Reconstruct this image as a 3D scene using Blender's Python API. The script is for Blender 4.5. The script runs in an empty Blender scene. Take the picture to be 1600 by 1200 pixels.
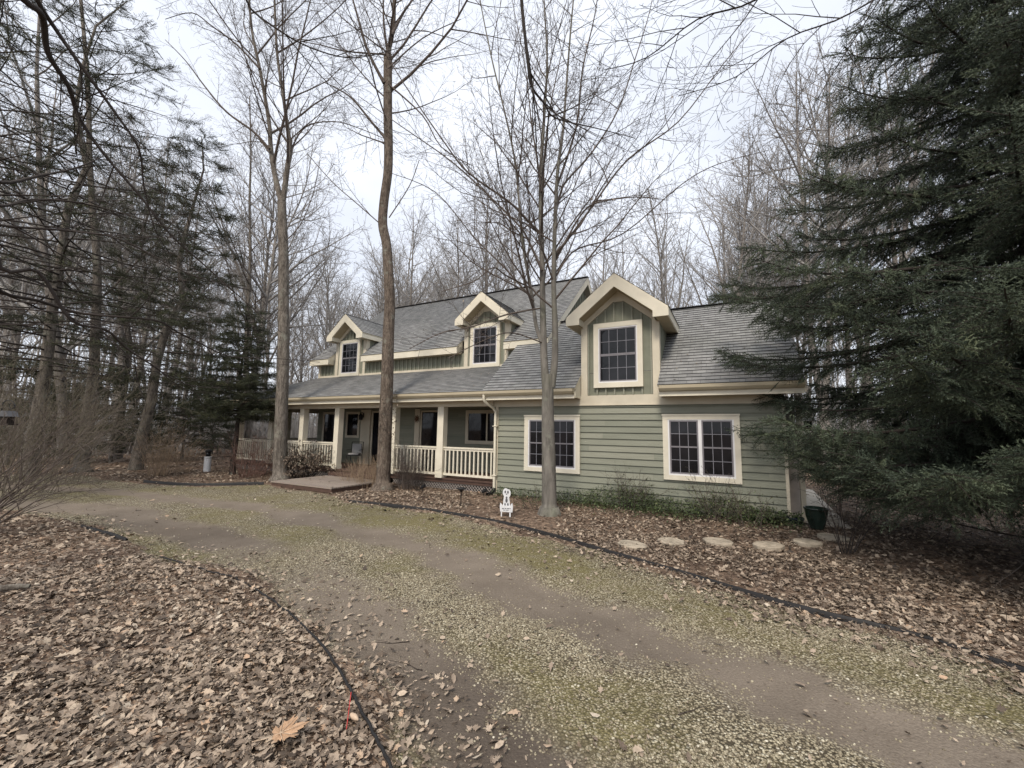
import bpy, math, random
import numpy as np
from math import sin, cos, pi, radians

# ------------------------------------------------------------------ camera, sky, sun, exposure
F_PX, PITCH, ROLL, HROT, EYE = 647.25, radians(6.39034), radians(0.94302), radians(-27.8723), 1.8
scene = bpy.context.scene
col = scene.collection
cp, sp = cos(PITCH), sin(PITCH)
cr, sr = cos(ROLL), sin(ROLL)
RI = np.array([1.0, 0, 0]); UPV = np.array([0, -sp, cp]); FW = np.array([0, cp, sp])
RI2 = RI * cr + UPV * sr
UP2 = UPV * cr - RI * sr
cam_d = bpy.data.cameras.new('camera')
cam = bpy.data.objects.new('camera', cam_d); col.objects.link(cam)
cam_d.sensor_fit = 'HORIZONTAL'; cam_d.sensor_width = 36.0
cam_d.lens = F_PX / 1600 * 36.0
cam_d.clip_start = 0.05; cam_d.clip_end = 3000
from mathutils import Matrix, Vector
cam.matrix_world = Matrix(((RI2[0], UP2[0], -FW[0], 0), (RI2[1], UP2[1], -FW[1], 0), (RI2[2], UP2[2], -FW[2], EYE), (0, 0, 0, 1)))
scene.camera = cam

SUN_EL, SUN_AZ = radians(48), radians(200)     # azimuth from +Y towards +X; sun behind the photographer's left shoulder
world = bpy.data.worlds.new('World'); scene.world = world
world.use_nodes = True
wn = world.node_tree; wn.nodes.clear()
def wnode(t, **k):
    n = wn.nodes.new(t)
    for a, b in k.items(): setattr(n, a, b)
    return n
sky = wnode('ShaderNodeTexSky', sky_type='NISHITA')
sky.sun_disc = False; sky.sun_elevation = SUN_EL; sky.sun_rotation = SUN_AZ
sky.air_density = 1.0; sky.dust_density = 3.0
tc = wnode('ShaderNodeTexCoord')
mp = wnode('ShaderNodeMapping'); mp.inputs['Scale'].default_value = (1, 1, 2.2)
nz = wnode('ShaderNodeTexNoise'); nz.inputs['Scale'].default_value = 2.2; nz.inputs['Detail'].default_value = 5; nz.inputs['Roughness'].default_value = .5
rp = wnode('ShaderNodeValToRGB')
rp.color_ramp.elements[0].position = .33; rp.color_ramp.elements[0].color = (4.5, 4.75, 5.3, 1)
rp.color_ramp.elements[1].position = .68; rp.color_ramp.elements[1].color = (5.75, 5.95, 6.4, 1)
mx = wnode('ShaderNodeMix', data_type='RGBA'); mx.inputs[0].default_value = 0.9
bg = wnode('ShaderNodeBackground'); bg.inputs[1].default_value = 0.10
wo = wnode('ShaderNodeOutputWorld')
L = wn.links.new
L(tc.outputs['Generated'], mp.inputs[0]); L(mp.outputs[0], nz.inputs[0]); L(nz.outputs[0], rp.inputs[0])
L(sky.outputs[0], mx.inputs[6]); L(rp.outputs[0], mx.inputs[7]); L(mx.outputs[2], bg.inputs[0]); L(bg.outputs[0], wo.inputs[0])
sd = bpy.data.lights.new('sun', 'SUN'); sd.energy = 1.5; sd.angle = radians(14); sd.color = (1.0, .90, .78)
so = bpy.data.objects.new('sun', sd); col.objects.link(so)
sdir = Vector((sin(SUN_AZ) * cos(SUN_EL), cos(SUN_AZ) * cos(SUN_EL), sin(SUN_EL)))
so.rotation_euler = sdir.to_track_quat('Z', 'Y').to_euler(); so.location = (0, -5, 20)
scene.view_settings.view_transform = 'Standard'
scene.view_settings.look = 'None'
scene.view_settings.exposure = 1.03
scene.cycles.max_bounces = 6
scene.cycles.transparent_max_bounces = 8

# ------------------------------------------------------------------ pixel -> world helpers (photo pixels, 1600 x 1200)
C0 = np.array([0, 0, EYE])
def ray(x, y):
    return RI2 * ((x - 800) / F_PX) - UP2 * ((y - 600) / F_PX) + FW
def G(x, y, z=0.0):
    d = ray(x, y); return C0 + d * ((z - EYE) / d[2])
def PD(x, y, Y):
    d = ray(x, y); return C0 + d * (Y / d[1])
OH = G(1233, 816)
UH = np.array([cos(HROT), sin(HROT), 0]); NH = np.array([-sin(HROT), cos(HROT), 0])
def H2W(u, n, z): return OH + UH * u + NH * n + np.array([0, 0, z])

# ------------------------------------------------------------------ materials
def new_mat(name):
    m = bpy.data.materials.new(name); m.use_nodes = True
    nt = m.node_tree; b = nt.nodes['Principled BSDF']
    return m, nt, b
def ramp(nt, stops, fac=None, interp='LINEAR'):
    r = nt.nodes.new('ShaderNodeValToRGB'); e = r.color_ramp.elements
    r.color_ramp.interpolation = interp
    while len(e) < len(stops): e.new(.5)
    for i, (p, c) in enumerate(stops):
        e[i].position = p; e[i].color = (*c, 1) if len(c) == 3 else c
    if fac is not None: nt.links.new(fac, r.inputs[0])
    return r
def noise(nt, scale, detail=4, rough=.55, vec=None, dist=0):
    n = nt.nodes.new('ShaderNodeTexNoise'); n.inputs['Scale'].default_value = scale
    n.inputs['Detail'].default_value = detail; n.inputs['Roughness'].default_value = rough; n.inputs['Distortion'].default_value = dist
    if vec is not None: nt.links.new(vec, n.inputs['Vector'])
    return n
def objco(nt, scale=(1, 1, 1)):
    t = nt.nodes.new('ShaderNodeTexCoord'); m = nt.nodes.new('ShaderNodeMapping'); m.inputs['Scale'].default_value = scale
    nt.links.new(t.outputs['Object'], m.inputs[0]); return m.outputs[0]
def bump(nt, b, h, strength=.3, dist=.01):
    n = nt.nodes.new('ShaderNodeBump'); n.inputs['Strength'].default_value = strength; n.inputs['Distance'].default_value = dist
    nt.links.new(h, n.inputs['Height']); nt.links.new(n.outputs[0], b.inputs['Normal']); return n
def mixc(nt, fac, a, b_, mode='MIX'):
    m = nt.nodes.new('ShaderNodeMix'); m.data_type = 'RGBA'; m.blend_type = mode
    for i, v in ((0, fac), (6, a), (7, b_)):
        if isinstance(v, (int, float)): m.inputs[i].default_value = v
        elif isinstance(v, tuple): m.inputs[i].default_value = (*v, 1)
        else: nt.links.new(v, m.inputs[i])
    return m.outputs[2]
def mth(nt, op, a, b_=None, clamp=False):
    m = nt.nodes.new('ShaderNodeMath'); m.operation = op; m.use_clamp = clamp
    for i, v in ((0, a), (1, b_)):
        if v is None: continue
        if isinstance(v, (int, float)): m.inputs[i].default_value = v
        else: nt.links.new(v, m.inputs[i])
    return m.outputs[0]
def simple(name, c, rough=.7, var=.12, scale=6, bmp=0, bscale=60, stretch=(1, 1, 1), spec=.3):
    m, nt, b = new_mat(name)
    co = objco(nt, stretch)
    n = noise(nt, scale, 5, .6, co)
    c0 = tuple(x * (1 - var) for x in c); c1 = tuple(min(1, x * (1 + var)) for x in c)
    r = ramp(nt, [(.3, c0), (.7, c1)], n.outputs[0])
    nt.links.new(r.outputs[0], b.inputs['Base Color'])
    b.inputs['Roughness'].default_value = rough; b.inputs['Specular IOR Level'].default_value = spec
    if bmp:
        n2 = noise(nt, bscale, 4, .6, co); bump(nt, b, n2.outputs[0], bmp, .004)
    return m
M = {}
M['siding2'] = simple('sage_siding_weathered', (.208, .218, .172), .7, .14, 2.2, .25, 90, (.4, 1, 8))
M['siding3'] = simple('sage_siding_faded', (.248, .253, .20), .65, .10, 4, .25, 90, (.3, 1, 8))
M['siding'] = simple('sage_siding', (.228, .236, .185), .65, .10, 3, .25, 90, (.4, 1, 8))
M['batten'] = simple('sage_board', (.20, .208, .16), .7, .10, 5, .2, 80)
M['cream'] = simple('cream_paint', (.58, .53, .42), .6, .08, 2.5, .1, 60)
M['cream2'] = simple('cream_trim', (.69, .645, .525), .5, .08, 2.5, .08, 60)
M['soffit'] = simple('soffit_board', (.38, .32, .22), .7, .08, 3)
M['gutter'] = simple('gutter_metal', (.44, .385, .275), .4, .08, 2)
M['white'] = simple('white_vinyl', (.74, .74, .74), .4, .04, 4)
M['sash'] = simple('grey_sash', (.20, .19, .205), .5, .08, 4)
M['muntin'] = simple('grey_muntin', (.24, .24, .27), .5, .08, 4)
M['darkwood'] = simple('brown_deck_edge', (.085, .052, .04), .7, .2, 8)
M['black'] = simple('black_metal', (.015, .015, .016), .45, .2, 8)
M['plastic_black'] = simple('black_edging', (.018, .017, .017), .55, .25, 8, .2, 40)
M['lattice'] = simple('pale_lattice', (.42, .38, .35), .7, .12, 6)
M['dark'] = simple('underporch_shade', (.012, .011, .01), .9, .1, 4)
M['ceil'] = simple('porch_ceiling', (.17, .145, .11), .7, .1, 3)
M['doorwood'] = simple('dark_door', (.03, .022, .02), .35, .2, 4)
M['slate'] = simple('stepping_stone', (.36, .31, .24), .85, .35, 9, .6, 60)
M['concrete'] = simple('concrete', (.42, .38, .32), .85, .12, 4, .4, 60)
M['whitepaint'] = simple('weathered_white_paint', (.66, .67, .68), .5, .12, 14)
M['greymark'] = simple('grey_marks', (.10, .10, .11), .6, .2, 10)
M['red'] = simple('red_plastic', (.50, .05, .05), .4, .15, 20)
M['shell'] = simple('pale_curled_leaf', (.50, .38, .27), .6, .15, 40, .3, 90)
M['cloth'] = simple('grey_white_cloth', (.34, .34, .34), .9, .1, 12)
M['maplelf'] = simple('orange_maple_leaf', (.42, .27, .165), .75, .25, 30, .5, 120)
M['wreath'] = simple('dried_wreath', (.14, .08, .05), .9, .35, 30)
def mat_deck():
    m, nt, b = new_mat('deck_boards'); co = objco(nt)
    w = nt.nodes.new('ShaderNodeTexBrick'); nt.links.new(co, w.inputs[0])
    w.inputs['Scale'].default_value = 1; w.inputs['Brick Width'].default_value = 3.2; w.inputs['Row Height'].default_value = .14
    w.inputs['Mortar Size'].default_value = .006; w.inputs['Color1'].default_value = (.235, .195, .165, 1); w.inputs['Color2'].default_value = (.295, .245, .205, 1)
    w.inputs['Mortar'].default_value = (.03, .02, .015, 1)
    n = noise(nt, 25, 4, .6, co)
    nt.links.new(mixc(nt, .35, w.outputs[0], n.outputs[1], 'SOFT_LIGHT'), b.inputs['Base Color']); b.inputs['Roughness'].default_value = .75
    bump(nt, b, mth(nt, 'SUBTRACT', 1, w.outputs['Fac']), .5, .01); return m
M['deck'] = mat_deck()
def mat_glass():
    m, nt, b = new_mat('window_glass')
    n = noise(nt, 1.7, 2, .5, objco(nt))
    r = ramp(nt, [(.3, (.004, .005, .006)), (.75, (.018, .018, .022))], n.outputs[0])
    nt.links.new(r.outputs[0], b.inputs['Base Color']); b.inputs['Roughness'].default_value = .04; b.inputs['Specular IOR Level'].default_value = .32
    n2 = noise(nt, 1.1, 1, .5, objco(nt)); bump(nt, b, n2.outputs[0], .06, .05)
    return m
M['glass'] = mat_glass()
def mat_glaze():
    m, nt, b = new_mat('dark_green_glaze')
    n = noise(nt, 5, 5, .6, objco(nt, (1, 1, .3)))
    r = ramp(nt, [(.3, (.006, .010, .008)), (.62, (.02, .035, .028)), (.8, (.08, .1, .085))], n.outputs[0])
    nt.links.new(r.outputs[0], b.inputs['Base Color']); b.inputs['Roughness'].default_value = .18; return m
M['glaze'] = mat_glaze()
def mat_shingle(name, base, blue=0.0):
    # UV: x along the course (metres), y up the slope (metres); courses .145 m, tabs of varied tone
    m, nt, b = new_mat(name)
    uv = nt.nodes.new('ShaderNodeUVMap'); uv.uv_map = 'UVMap'
    w = nt.nodes.new('ShaderNodeTexBrick'); nt.links.new(uv.outputs[0], w.inputs[0])
    w.offset = .37; w.offset_frequency = 2; w.squash = 1.0
    w.inputs['Scale'].default_value = 1; w.inputs['Brick Width'].default_value = .29; w.inputs['Row Height'].default_value = .145
    w.inputs['Mortar Size'].default_value = .004; w.inputs['Bias'].default_value = .1; w.inputs['Mortar Smooth'].default_value = .3
    c = base
    w.inputs['Color1'].default_value = (c[0] * .87, c[1] * .87, c[2] * .88, 1)
    w.inputs['Color2'].default_value = (c[0] * 1.11, c[1] * 1.11, c[2] * 1.11, 1)
    w.inputs['Mortar'].default_value = (c[0] * .4, c[1] * .4, c[2] * .42, 1)
    w2 = nt.nodes.new('ShaderNodeTexBrick'); nt.links.new(uv.outputs[0], w2.inputs[0])
    w2.offset = .61; w2.offset_frequency = 3
    w2.inputs['Scale'].default_value = 1; w2.inputs['Brick Width'].default_value = .17; w2.inputs['Row Height'].default_value = .145
    w2.inputs['Mortar Size'].default_value = .0; w2.inputs['Color1'].default_value = (.8, .8, .8, 1); w2.inputs['Color2'].default_value = (1.1, 1.1, 1.1, 1); w2.inputs['Mortar'].default_value = (1, 1, 1, 1)
    n = noise(nt, 160, 3, .7, uv.outputs[0]); n2 = noise(nt, .7, 4, .6, uv.outputs[0])
    g = ramp(nt, [(.3, (.8, .8, .8)), (.7, (1.2, 1.2, 1.2))], n.outputs[0])
    g2 = ramp(nt, [(.3, (.86, .87, .86)), (.7, (1.12, 1.11, 1.13))], n2.outputs[0])
    k = mixc(nt, 1.0, w.outputs[0], w2.outputs[0], 'MULTIPLY'); k = mixc(nt, 1.0, k, g.outputs[0], 'MULTIPLY'); k = mixc(nt, 1.0, k, g2.outputs[0], 'MULTIPLY')
    nt.links.new(k, b.inputs['Base Color']); b.inputs['Roughness'].default_value = .9; b.inputs['Specular IOR Level'].default_value = .2
    bump(nt, b, n.outputs[0], .4, .003); return m
M['shingle'] = mat_shingle('roof_shingles', (.235, .237, .23))
M['shingle_butt'] = simple('shingle_butts_painted_shade', (.04, .04, .042), .95, .2, 30)  # near-black butts paint shadow lines under each course; ridge caps share it
def mat_bark(name, c0, c1, scale=9, green=None, bmp=.9):
    m, nt, b = new_mat(name); co = objco(nt, (1, 1, .22))
    n = noise(nt, scale, 6, .65, co, .6); n2 = noise(nt, 1.3, 3, .5, objco(nt, (1, 1, .6)))
    r = ramp(nt, [(.34, c0), (.62, c1)], n.outputs[0]); out = r.outputs[0]
    vv = nt.nodes.new('ShaderNodeTexVoronoi'); vv.inputs['Scale'].default_value = scale * 2.2; vv.feature = 'DISTANCE_TO_EDGE'; nt.links.new(co, vv.inputs['Vector'])
    fu = ramp(nt, [(.0, (.45, .43, .42)), (.16, (1, 1, 1))], vv.outputs['Distance']); out = mixc(nt, .75 if bmp > .5 else .15, out, fu.outputs[0], 'MULTIPLY')
    nl_ = noise(nt, 3.2, 5, .7, objco(nt)); lf_ = ramp(nt, [(.56, (0, 0, 0)), (.66, (.55, .55, .55))], nl_.outputs[0]); out = mixc(nt, lf_.outputs[0], out, (.25, .255, .21))
    if green:
        f = ramp(nt, [(.5, (0, 0, 0)), (.72, (.6, .6, .6))], n2.outputs[0])
        out = mixc(nt, f.outputs[0], out, green)
    nt.links.new(out, b.inputs['Base Color']); b.inputs['Roughness'].default_value = .92; b.inputs['Specular IOR Level'].default_value = .15
    bump(nt, b, n.outputs[0], bmp, .02); return m
M['bark'] = mat_bark('grey_brown_bark', (.075, .065, .055), (.225, .20, .17), 11)
M['bark2'] = mat_bark('furrowed_brown_bark', (.058, .045, .036), (.19, .155, .125), 16)
M['bark3'] = mat_bark('smooth_grey_bark', (.10, .094, .082), (.205, .19, .168), 8, (.14, .145, .10), .5)
M['barkd'] = mat_bark('dark_bark', (.02, .016, .014), (.075, .06, .05), 10)
M['barkf'] = mat_bark('far_bark_hazed', (.17, .155, .14), (.31, .285, .26), 5)  # paled towards grey: distance haze put into the bark colour
M['twig'] = simple('grey_twigs', (.105, .085, .072), .9, .25, 3)
M['twigf'] = simple('far_twigs_hazed', (.285, .272, .258), .9, .2, 2)  # light grey carries the haze of the far wood in its colour
M['twigd'] = simple('dark_twigs', (.038, .031, .027), .9, .3, 3)
M['twigp'] = simple('pale_twigs', (.15, .13, .095), .9, .25, 3)
M['twigr'] = simple('reddish_twigs', (.19, .115, .09), .9, .3, 3)
M['twigt'] = simple('tan_twigs', (.30, .225, .155), .9, .3, 3)
def mat_tone(name, stops, rough=.8, spec=.2, trans=0):
    m, nt, b = new_mat(name)
    a = nt.nodes.new('ShaderNodeAttribute'); a.attribute_name = 'tone'
    r = ramp(nt, stops, a.outputs['Fac']); n = noise(nt, 55, 3, .6, objco(nt))
    g = ramp(nt, [(.3, (.75, .75, .75)), (.7, (1.2, 1.2, 1.2))], n.outputs[0])
    nt.links.new(mixc(nt, 1.0, r.outputs[0], g.outputs[0], 'MULTIPLY'), b.inputs['Base Color'])
    b.inputs['Roughness'].default_value = rough; b.inputs['Specular IOR Level'].default_value = spec
    return m
M['litter'] = mat_tone('dry_leaves', [(0, (.045, .034, .026)), (.22, (.115, .087, .064)), (.5, (.25, .195, .147)), (.74, (.37, .295, .222)), (.9, (.44, .36, .27)), (.96, (.43, .29, .19)), (1, (.49, .42, .33))], .7, .35)
M['pebble'] = mat_tone('pebbles', [(0, (.12, .10, .07)), (.35, (.235, .20, .14)), (.65, (.35, .31, .22)), (.88, (.47, .43, .32)), (1, (.62, .58, .48))], .7)
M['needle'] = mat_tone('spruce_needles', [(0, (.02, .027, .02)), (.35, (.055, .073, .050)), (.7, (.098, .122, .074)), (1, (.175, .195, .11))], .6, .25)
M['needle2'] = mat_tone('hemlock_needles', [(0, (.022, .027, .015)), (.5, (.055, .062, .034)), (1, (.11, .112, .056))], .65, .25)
M['ivy'] = mat_tone('ground_cover_leaves', [(0, (.025, .038, .016)), (.45, (.065, .092, .036)), (.8, (.115, .145, .06)), (1, (.20, .17, .08))], .5, .4)

# ------------------------------------------------------------------ mesh helpers
def tag(o, label=None, cat=None, group=None, kind=None):
    if label: o['label'] = label
    if cat: o['category'] = cat
    if group: o['group'] = group
    if kind: o['kind'] = kind
    return o
def empty(name, loc=(0, 0, 0), rz=0.0):
    o = bpy.data.objects.new(name, None); col.objects.link(o); o.location = loc; o.rotation_euler = (0, 0, rz)
    o.empty_display_size = .2
    return o
class MB:
    def __init__(s): s.v = []; s.f = []; s.m = []; s.uv = []
    def poly(s, pts, m=0, uv=None):
        i = len(s.v); s.v += [tuple(p) for p in pts]; s.f.append(tuple(range(i, i + len(pts)))); s.m.append(m)
        s.uv.append(uv if uv else [(0, 0)] * len(pts))
    def box(s, x0, x1, y0, y1, z0, z1, m=0):
        if x0 > x1: x0, x1 = x1, x0
        if y0 > y1: y0, y1 = y1, y0
        if z0 > z1: z0, z1 = z1, z0
        i = len(s.v)
        s.v += [(x0, y0, z0), (x1, y0, z0), (x1, y1, z0), (x0, y1, z0), (x0, y0, z1), (x1, y0, z1), (x1, y1, z1), (x0, y1, z1)]
        for q in ((0, 3, 2, 1), (4, 5, 6, 7), (0, 1, 5, 4), (1, 2, 6, 5), (2, 3, 7, 6), (3, 0, 4, 7)):
            s.f.append(tuple(i + k for k in q)); s.m.append(m); s.uv.append([(0, 0)] * 4)
    def prism(s, pts, vec, m=0):
        # closed planar polygon pts extruded by vec
        n = len(pts); i = len(s.v); vec = np.array(vec, float)
        a = [np.array(p, float) for p in pts]
        s.v += [tuple(p) for p in a] + [tuple(p + vec) for p in a]
        s.f.append(tuple(i + k for k in range(n))); s.f.append(tuple(i + n + k for k in reversed(range(n))))
        for k in range(n): s.f.append((i + k, i + n + k, i + n + (k + 1) % n, i + (k + 1) % n))
        for _ in range(n + 2): s.m.append(m)
        s.uv += [[(0, 0)] * n] * 2 + [[(0, 0)] * 4] * n
    def bar(s, a, b, w, h, m=0, up=(0, 0, 1)):
        a = np.array(a, float); b = np.array(b, float); d = b - a; d /= np.linalg.norm(d)
        sd_ = np.cross(d, up); nn = np.linalg.norm(sd_)
        if nn < 1e-6: sd_ = np.array([1.0, 0, 0]); nn = 1
        sd_ = sd_ / nn * w / 2; u = np.cross(sd_ / (w / 2), d) * h / 2
        s.prism([a - sd_ - u, a + sd_ - u, a + sd_ + u, a - sd_ + u], b - a, m)
    def lathe(s, prof, n=20, c=(0, 0, 0), m=0, cap=True):
        i = len(s.v); k = len(prof)
        for r, z in prof:
            for j in range(n): s.v.append((c[0] + r * cos(2 * pi * j / n), c[1] + r * sin(2 * pi * j / n), c[2] + z))
        for a in range(k - 1):
            for j in range(n):
                s.f.append((i + a * n + j, i + a * n + (j + 1) % n, i + (a + 1) * n + (j + 1) % n, i + (a + 1) * n + j)); s.m.append(m); s.uv.append([(0, 0)] * 4)
        if cap:
            s.f.append(tuple(i + j for j in reversed(range(n)))); s.m.append(m); s.uv.append([(0, 0)] * n)
            s.f.append(tuple(i + (k - 1) * n + j for j in range(n))); s.m.append(m); s.uv.append([(0, 0)] * n)
    def tube(s, pts, r, n=8, m=0):
        v, q = tube_arrays([(pts, r if isinstance(r, (list, tuple, np.ndarray)) else [r] * len(pts))], n)
        i = len(s.v); s.v += [tuple(p) for p in v]
        for f in q: s.f.append(tuple(int(i + k) for k in f)); s.m.append(m); s.uv.append([(0, 0)] * 4)
    def build(s, name, mats, parent=None, smooth=False, uv=False, fix=True):
        me = bpy.data.meshes.new(name); me.from_pydata(s.v, [], s.f)
        if not isinstance(mats, (list, tuple)): mats = [mats]
        for m in mats: me.materials.append(m)
        me.polygons.foreach_set('material_index', s.m)
        if uv:
            l = me.uv_layers.new(name='UVMap'); l.data.foreach_set('uv', np.array([c for f in s.uv for c in f], np.float32).ravel())
        if smooth: me.polygons.foreach_set('use_smooth', [True] * len(me.polygons))
        me.update()
        if fix:
            import bmesh
            bm = bmesh.new(); bm.from_mesh(me); bmesh.ops.recalc_face_normals(bm, faces=bm.faces); bm.to_mesh(me); bm.free()
        o = bpy.data.objects.new(name, me); col.objects.link(o)
        if parent: o.parent = parent
        return o
def mesh_np(name, V, Fq, mats, parent=None, smooth=True, tone=None, mi=None):
    """Fq: list of index arrays (each M x k)"""
    me = bpy.data.meshes.new(name)
    V = np.asarray(V, np.float32)
    Fq = [np.asarray(f, np.int32) for f in (Fq if isinstance(Fq, list) else [Fq]) if len(f)]
    me.vertices.add(len(V)); me.vertices.foreach_set('co', V.ravel())
    loops = np.concatenate([f.ravel() for f in Fq]); cnt = np.concatenate([np.full(len(f), f.shape[1], np.int32) for f in Fq])
    st = np.concatenate([[0], np.cumsum(cnt)[:-1]]).astype(np.int32)
    me.loops.add(len(loops)); me.loops.foreach_set('vertex_index', loops)
    me.polygons.add(len(cnt)); me.polygons.foreach_set('loop_start', st)
    if not isinstance(mats, (list, tuple)): mats = [mats]
    for m in mats: me.materials.append(m)
    if mi is not None: me.polygons.foreach_set('material_index', np.asarray(mi, np.int32))
    if smooth: me.polygons.foreach_set('use_smooth', np.ones(len(cnt), bool))
    if tone is not None:
        a = me.attributes.new('tone', 'FLOAT', 'POINT'); a.data.foreach_set('value', np.asarray(tone, np.float32))
    me.update(calc_edges=True); me.validate()
    o = bpy.data.objects.new(name, me); col.objects.link(o)
    if parent: o.parent = parent
    return o
def tube_arrays(polys, sides):
    groups = {}
    for p, r in polys: groups.setdefault(len(p), []).append((p, r))
    VV = []; QQ = []; off = 0
    ang = np.arange(sides) * 2 * pi / sides; ca = np.cos(ang); sa = np.sin(ang)
    for n, g in groups.items():
        P = np.array([x[0] for x in g], float); R = np.array([x[1] for x in g], float); K = len(g)
        T = np.gradient(P, axis=1); T /= np.linalg.norm(T, axis=2, keepdims=True) + 1e-9
        D = P[:, -1] - P[:, 0]; D /= np.linalg.norm(D, axis=1, keepdims=True) + 1e-9
        ref = np.where(np.abs(D[:, 2:3]) > .8, np.array([[1.0, 0.1, 0]]), np.array([[0, 0, 1.0]]))[:, None, :]
        A = np.cross(T, np.broadcast_to(ref, T.shape)); A /= np.linalg.norm(A, axis=2, keepdims=True) + 1e-9
        B = np.cross(T, A)
        V = P[:, :, None, :] + R[:, :, None, None] * (A[:, :, None, :] * ca[None, None, :, None] + B[:, :, None, :] * sa[None, None, :, None])
        VV.append(V.reshape(-1, 3))
        k = np.arange(K)[:, None, None] * n * sides; i = np.arange(n - 1)[None, :, None] * sides; j = np.arange(sides)[None, None, :]; j2 = (j + 1) % sides
        q = np.stack([k + i + j, k + i + j2, k + i + sides + j2, k + i + sides + j], -1).reshape(-1, 4) + off
        QQ.append(q); off += K * n * sides
    return (np.concatenate(VV), np.concatenate(QQ)) if VV else (np.zeros((0, 3)), np.zeros((0, 4), int))
def merge_tubes(sets):
    V = []; Q = []; off = 0
    for polys, sides in sets:
        if not polys: continue
        v, q = tube_arrays(polys, sides); V.append(v); Q.append(q + off); off += len(v)
    return np.concatenate(V), np.concatenate(Q)
def scatter(TV, TF, pos, rot, scl, tone=None):
    """TV (n,3) template, TF (m,k); pos (K,3), rot (K,3,3), scl (K,) or (K,3)"""
    K = len(pos); n = len(TV)
    scl = np.asarray(scl)
    S = TV[None] * (scl[:, None, None] if scl.ndim == 1 else scl[:, None, :])
    V = np.einsum('kij,knj->kni', rot, S) + pos[:, None, :]
    Fs = TF[None] + (np.arange(K) * n)[:, None, None]
    t = None if tone is None else np.repeat(tone, n)
    return V.reshape(-1, 3), Fs.reshape(-1, TF.shape[1]), t
def rotz(a):
    c, s = np.cos(a), np.sin(a); z = np.zeros_like(a); o = np.ones_like(a)
    return np.stack([np.stack([c, -s, z], -1), np.stack([s, c, z], -1), np.stack([z, z, o], -1)], -2)
def rotx(a):
    c, s = np.cos(a), np.sin(a); z = np.zeros_like(a); o = np.ones_like(a)
    return np.stack([np.stack([o, z, z], -1), np.stack([z, c, -s], -1), np.stack([z, s, c], -1)], -2)
def roty(a):
    c, s = np.cos(a), np.sin(a); z = np.zeros_like(a); o = np.ones_like(a)
    return np.stack([np.stack([c, z, s], -1), np.stack([z, o, z], -1), np.stack([-s, z, c], -1)], -2)
def dist_poly(P, L):
    """distance of points P (N,2) to polyline L (k,2)"""
    d = np.full(len(P), 1e9)
    for a, b in zip(L[:-1], L[1:]):
        a = np.array(a); b = np.array(b); ab = b - a; t = np.clip(((P - a) @ ab) / (ab @ ab), 0, 1)
        d = np.minimum(d, np.linalg.norm(P - (a + t[:, None] * ab), axis=1))
    return d
def inside(P, L):
    x, y = P[:, 0], P[:, 1]; r = np.zeros(len(P), bool); n = len(L)
    for i in range(n):
        x1, y1 = L[i]; x2, y2 = L[(i + 1) % n]
        c = ((y1 > y) != (y2 > y)) & (x < (x2 - x1) * (y - y1) / (y2 - y1 + 1e-12) + x1)
        r ^= c
    return r
def smooth_line(L, n=6):
    L = [np.array(p, float) for p in L]; out = []
    for i in range(len(L) - 1):
        p0 = L[max(i - 1, 0)]; p1 = L[i]; p2 = L[i + 1]; p3 = L[min(i + 2, len(L) - 1)]
        for k in range(n):
            t = k / n
            out.append(.5 * ((2 * p1) + (p2 - p0) * t + (2 * p0 - 5 * p1 + 4 * p2 - p3) * t * t + (3 * p1 - p0 - 3 * p2 + p3) * t ** 3))
    out.append(L[-1]); return out

# ------------------------------------------------------------------ ground with driveway
RE = [(545, 783), (620, 790), (700, 801), (790, 817), (870, 838), (950, 862), (1050, 890), (1200, 935), (1300, 962), (1400, 985), (1500, 1015), (1600, 1048)]
RE = [G(*p)[:2] for p in RE]
BE = [G(*p)[:2] for p in [(225, 753), (300, 758), (412, 756)]]
CB = [G(*p)[:2] for p in [(130, 823), (190, 842), (250, 872), (340, 899), (362, 904), (400, 925), (450, 960), (500, 1010), (540, 1070), (562, 1112), (605, 1195)]]
drive_poly = [(-60, 19)] + [(-30, 16.3), (-17.2, 15.2), (-15, 14.9)] + BE + [G(520, 768)[:2]] + RE + [(4.6, 2.4), (6.5, -3), (10, -30), (-1, -30), (0.4, -3), (0.2, 1.0)] + CB[::-1] + [G(0, 796)[:2], (-20, 10.6), (-60, 11)]
drive_poly = [tuple(p) for p in drive_poly]
TR1 = [G(*p)[:2] for p in [(20, 782), (200, 797), (300, 822), (400, 852), (520, 945), (650, 1020), (745, 1110), (810, 1199)]]
TR1 = [(-30, 11)] + [tuple(p) for p in TR1] + [(1.4, 0), (3, -8)]
TR2 = [G(*p)[:2] for p in [(150, 762), (420, 792), (560, 826), (700, 862), (820, 920), (1000, 985), (1200, 1060), (1400, 1125), (1600, 1185)]]
TR2 = [(-30, 14.6)] + [tuple(p) for p in TR2] + [(5, 0), (6.5, -8)]
rs = np.random.RandomState(7)
def vnoise(P, s, seed=0):
    """cheap smooth value noise on points"""
    r = np.random.RandomState(seed).rand(64, 64)
    q = P * s; i = np.floor(q).astype(int); f = q - i; f = f * f * (3 - 2 * f)
    a = r[i[:, 0] % 64, i[:, 1] % 64]; b = r[(i[:, 0] + 1) % 64, i[:, 1] % 64]; c = r[i[:, 0] % 64, (i[:, 1] + 1) % 64]; d = r[(i[:, 0] + 1) % 64, (i[:, 1] + 1) % 64]
    return (a * (1 - f[:, 0]) + b * f[:, 0]) * (1 - f[:, 1]) + (c * (1 - f[:, 0]) + d * f[:, 0]) * f[:, 1]
def sstep(x, a, b):
    t = np.clip((x - a) / (b - a), 0, 1); return t * t * (3 - 2 * t)
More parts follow.
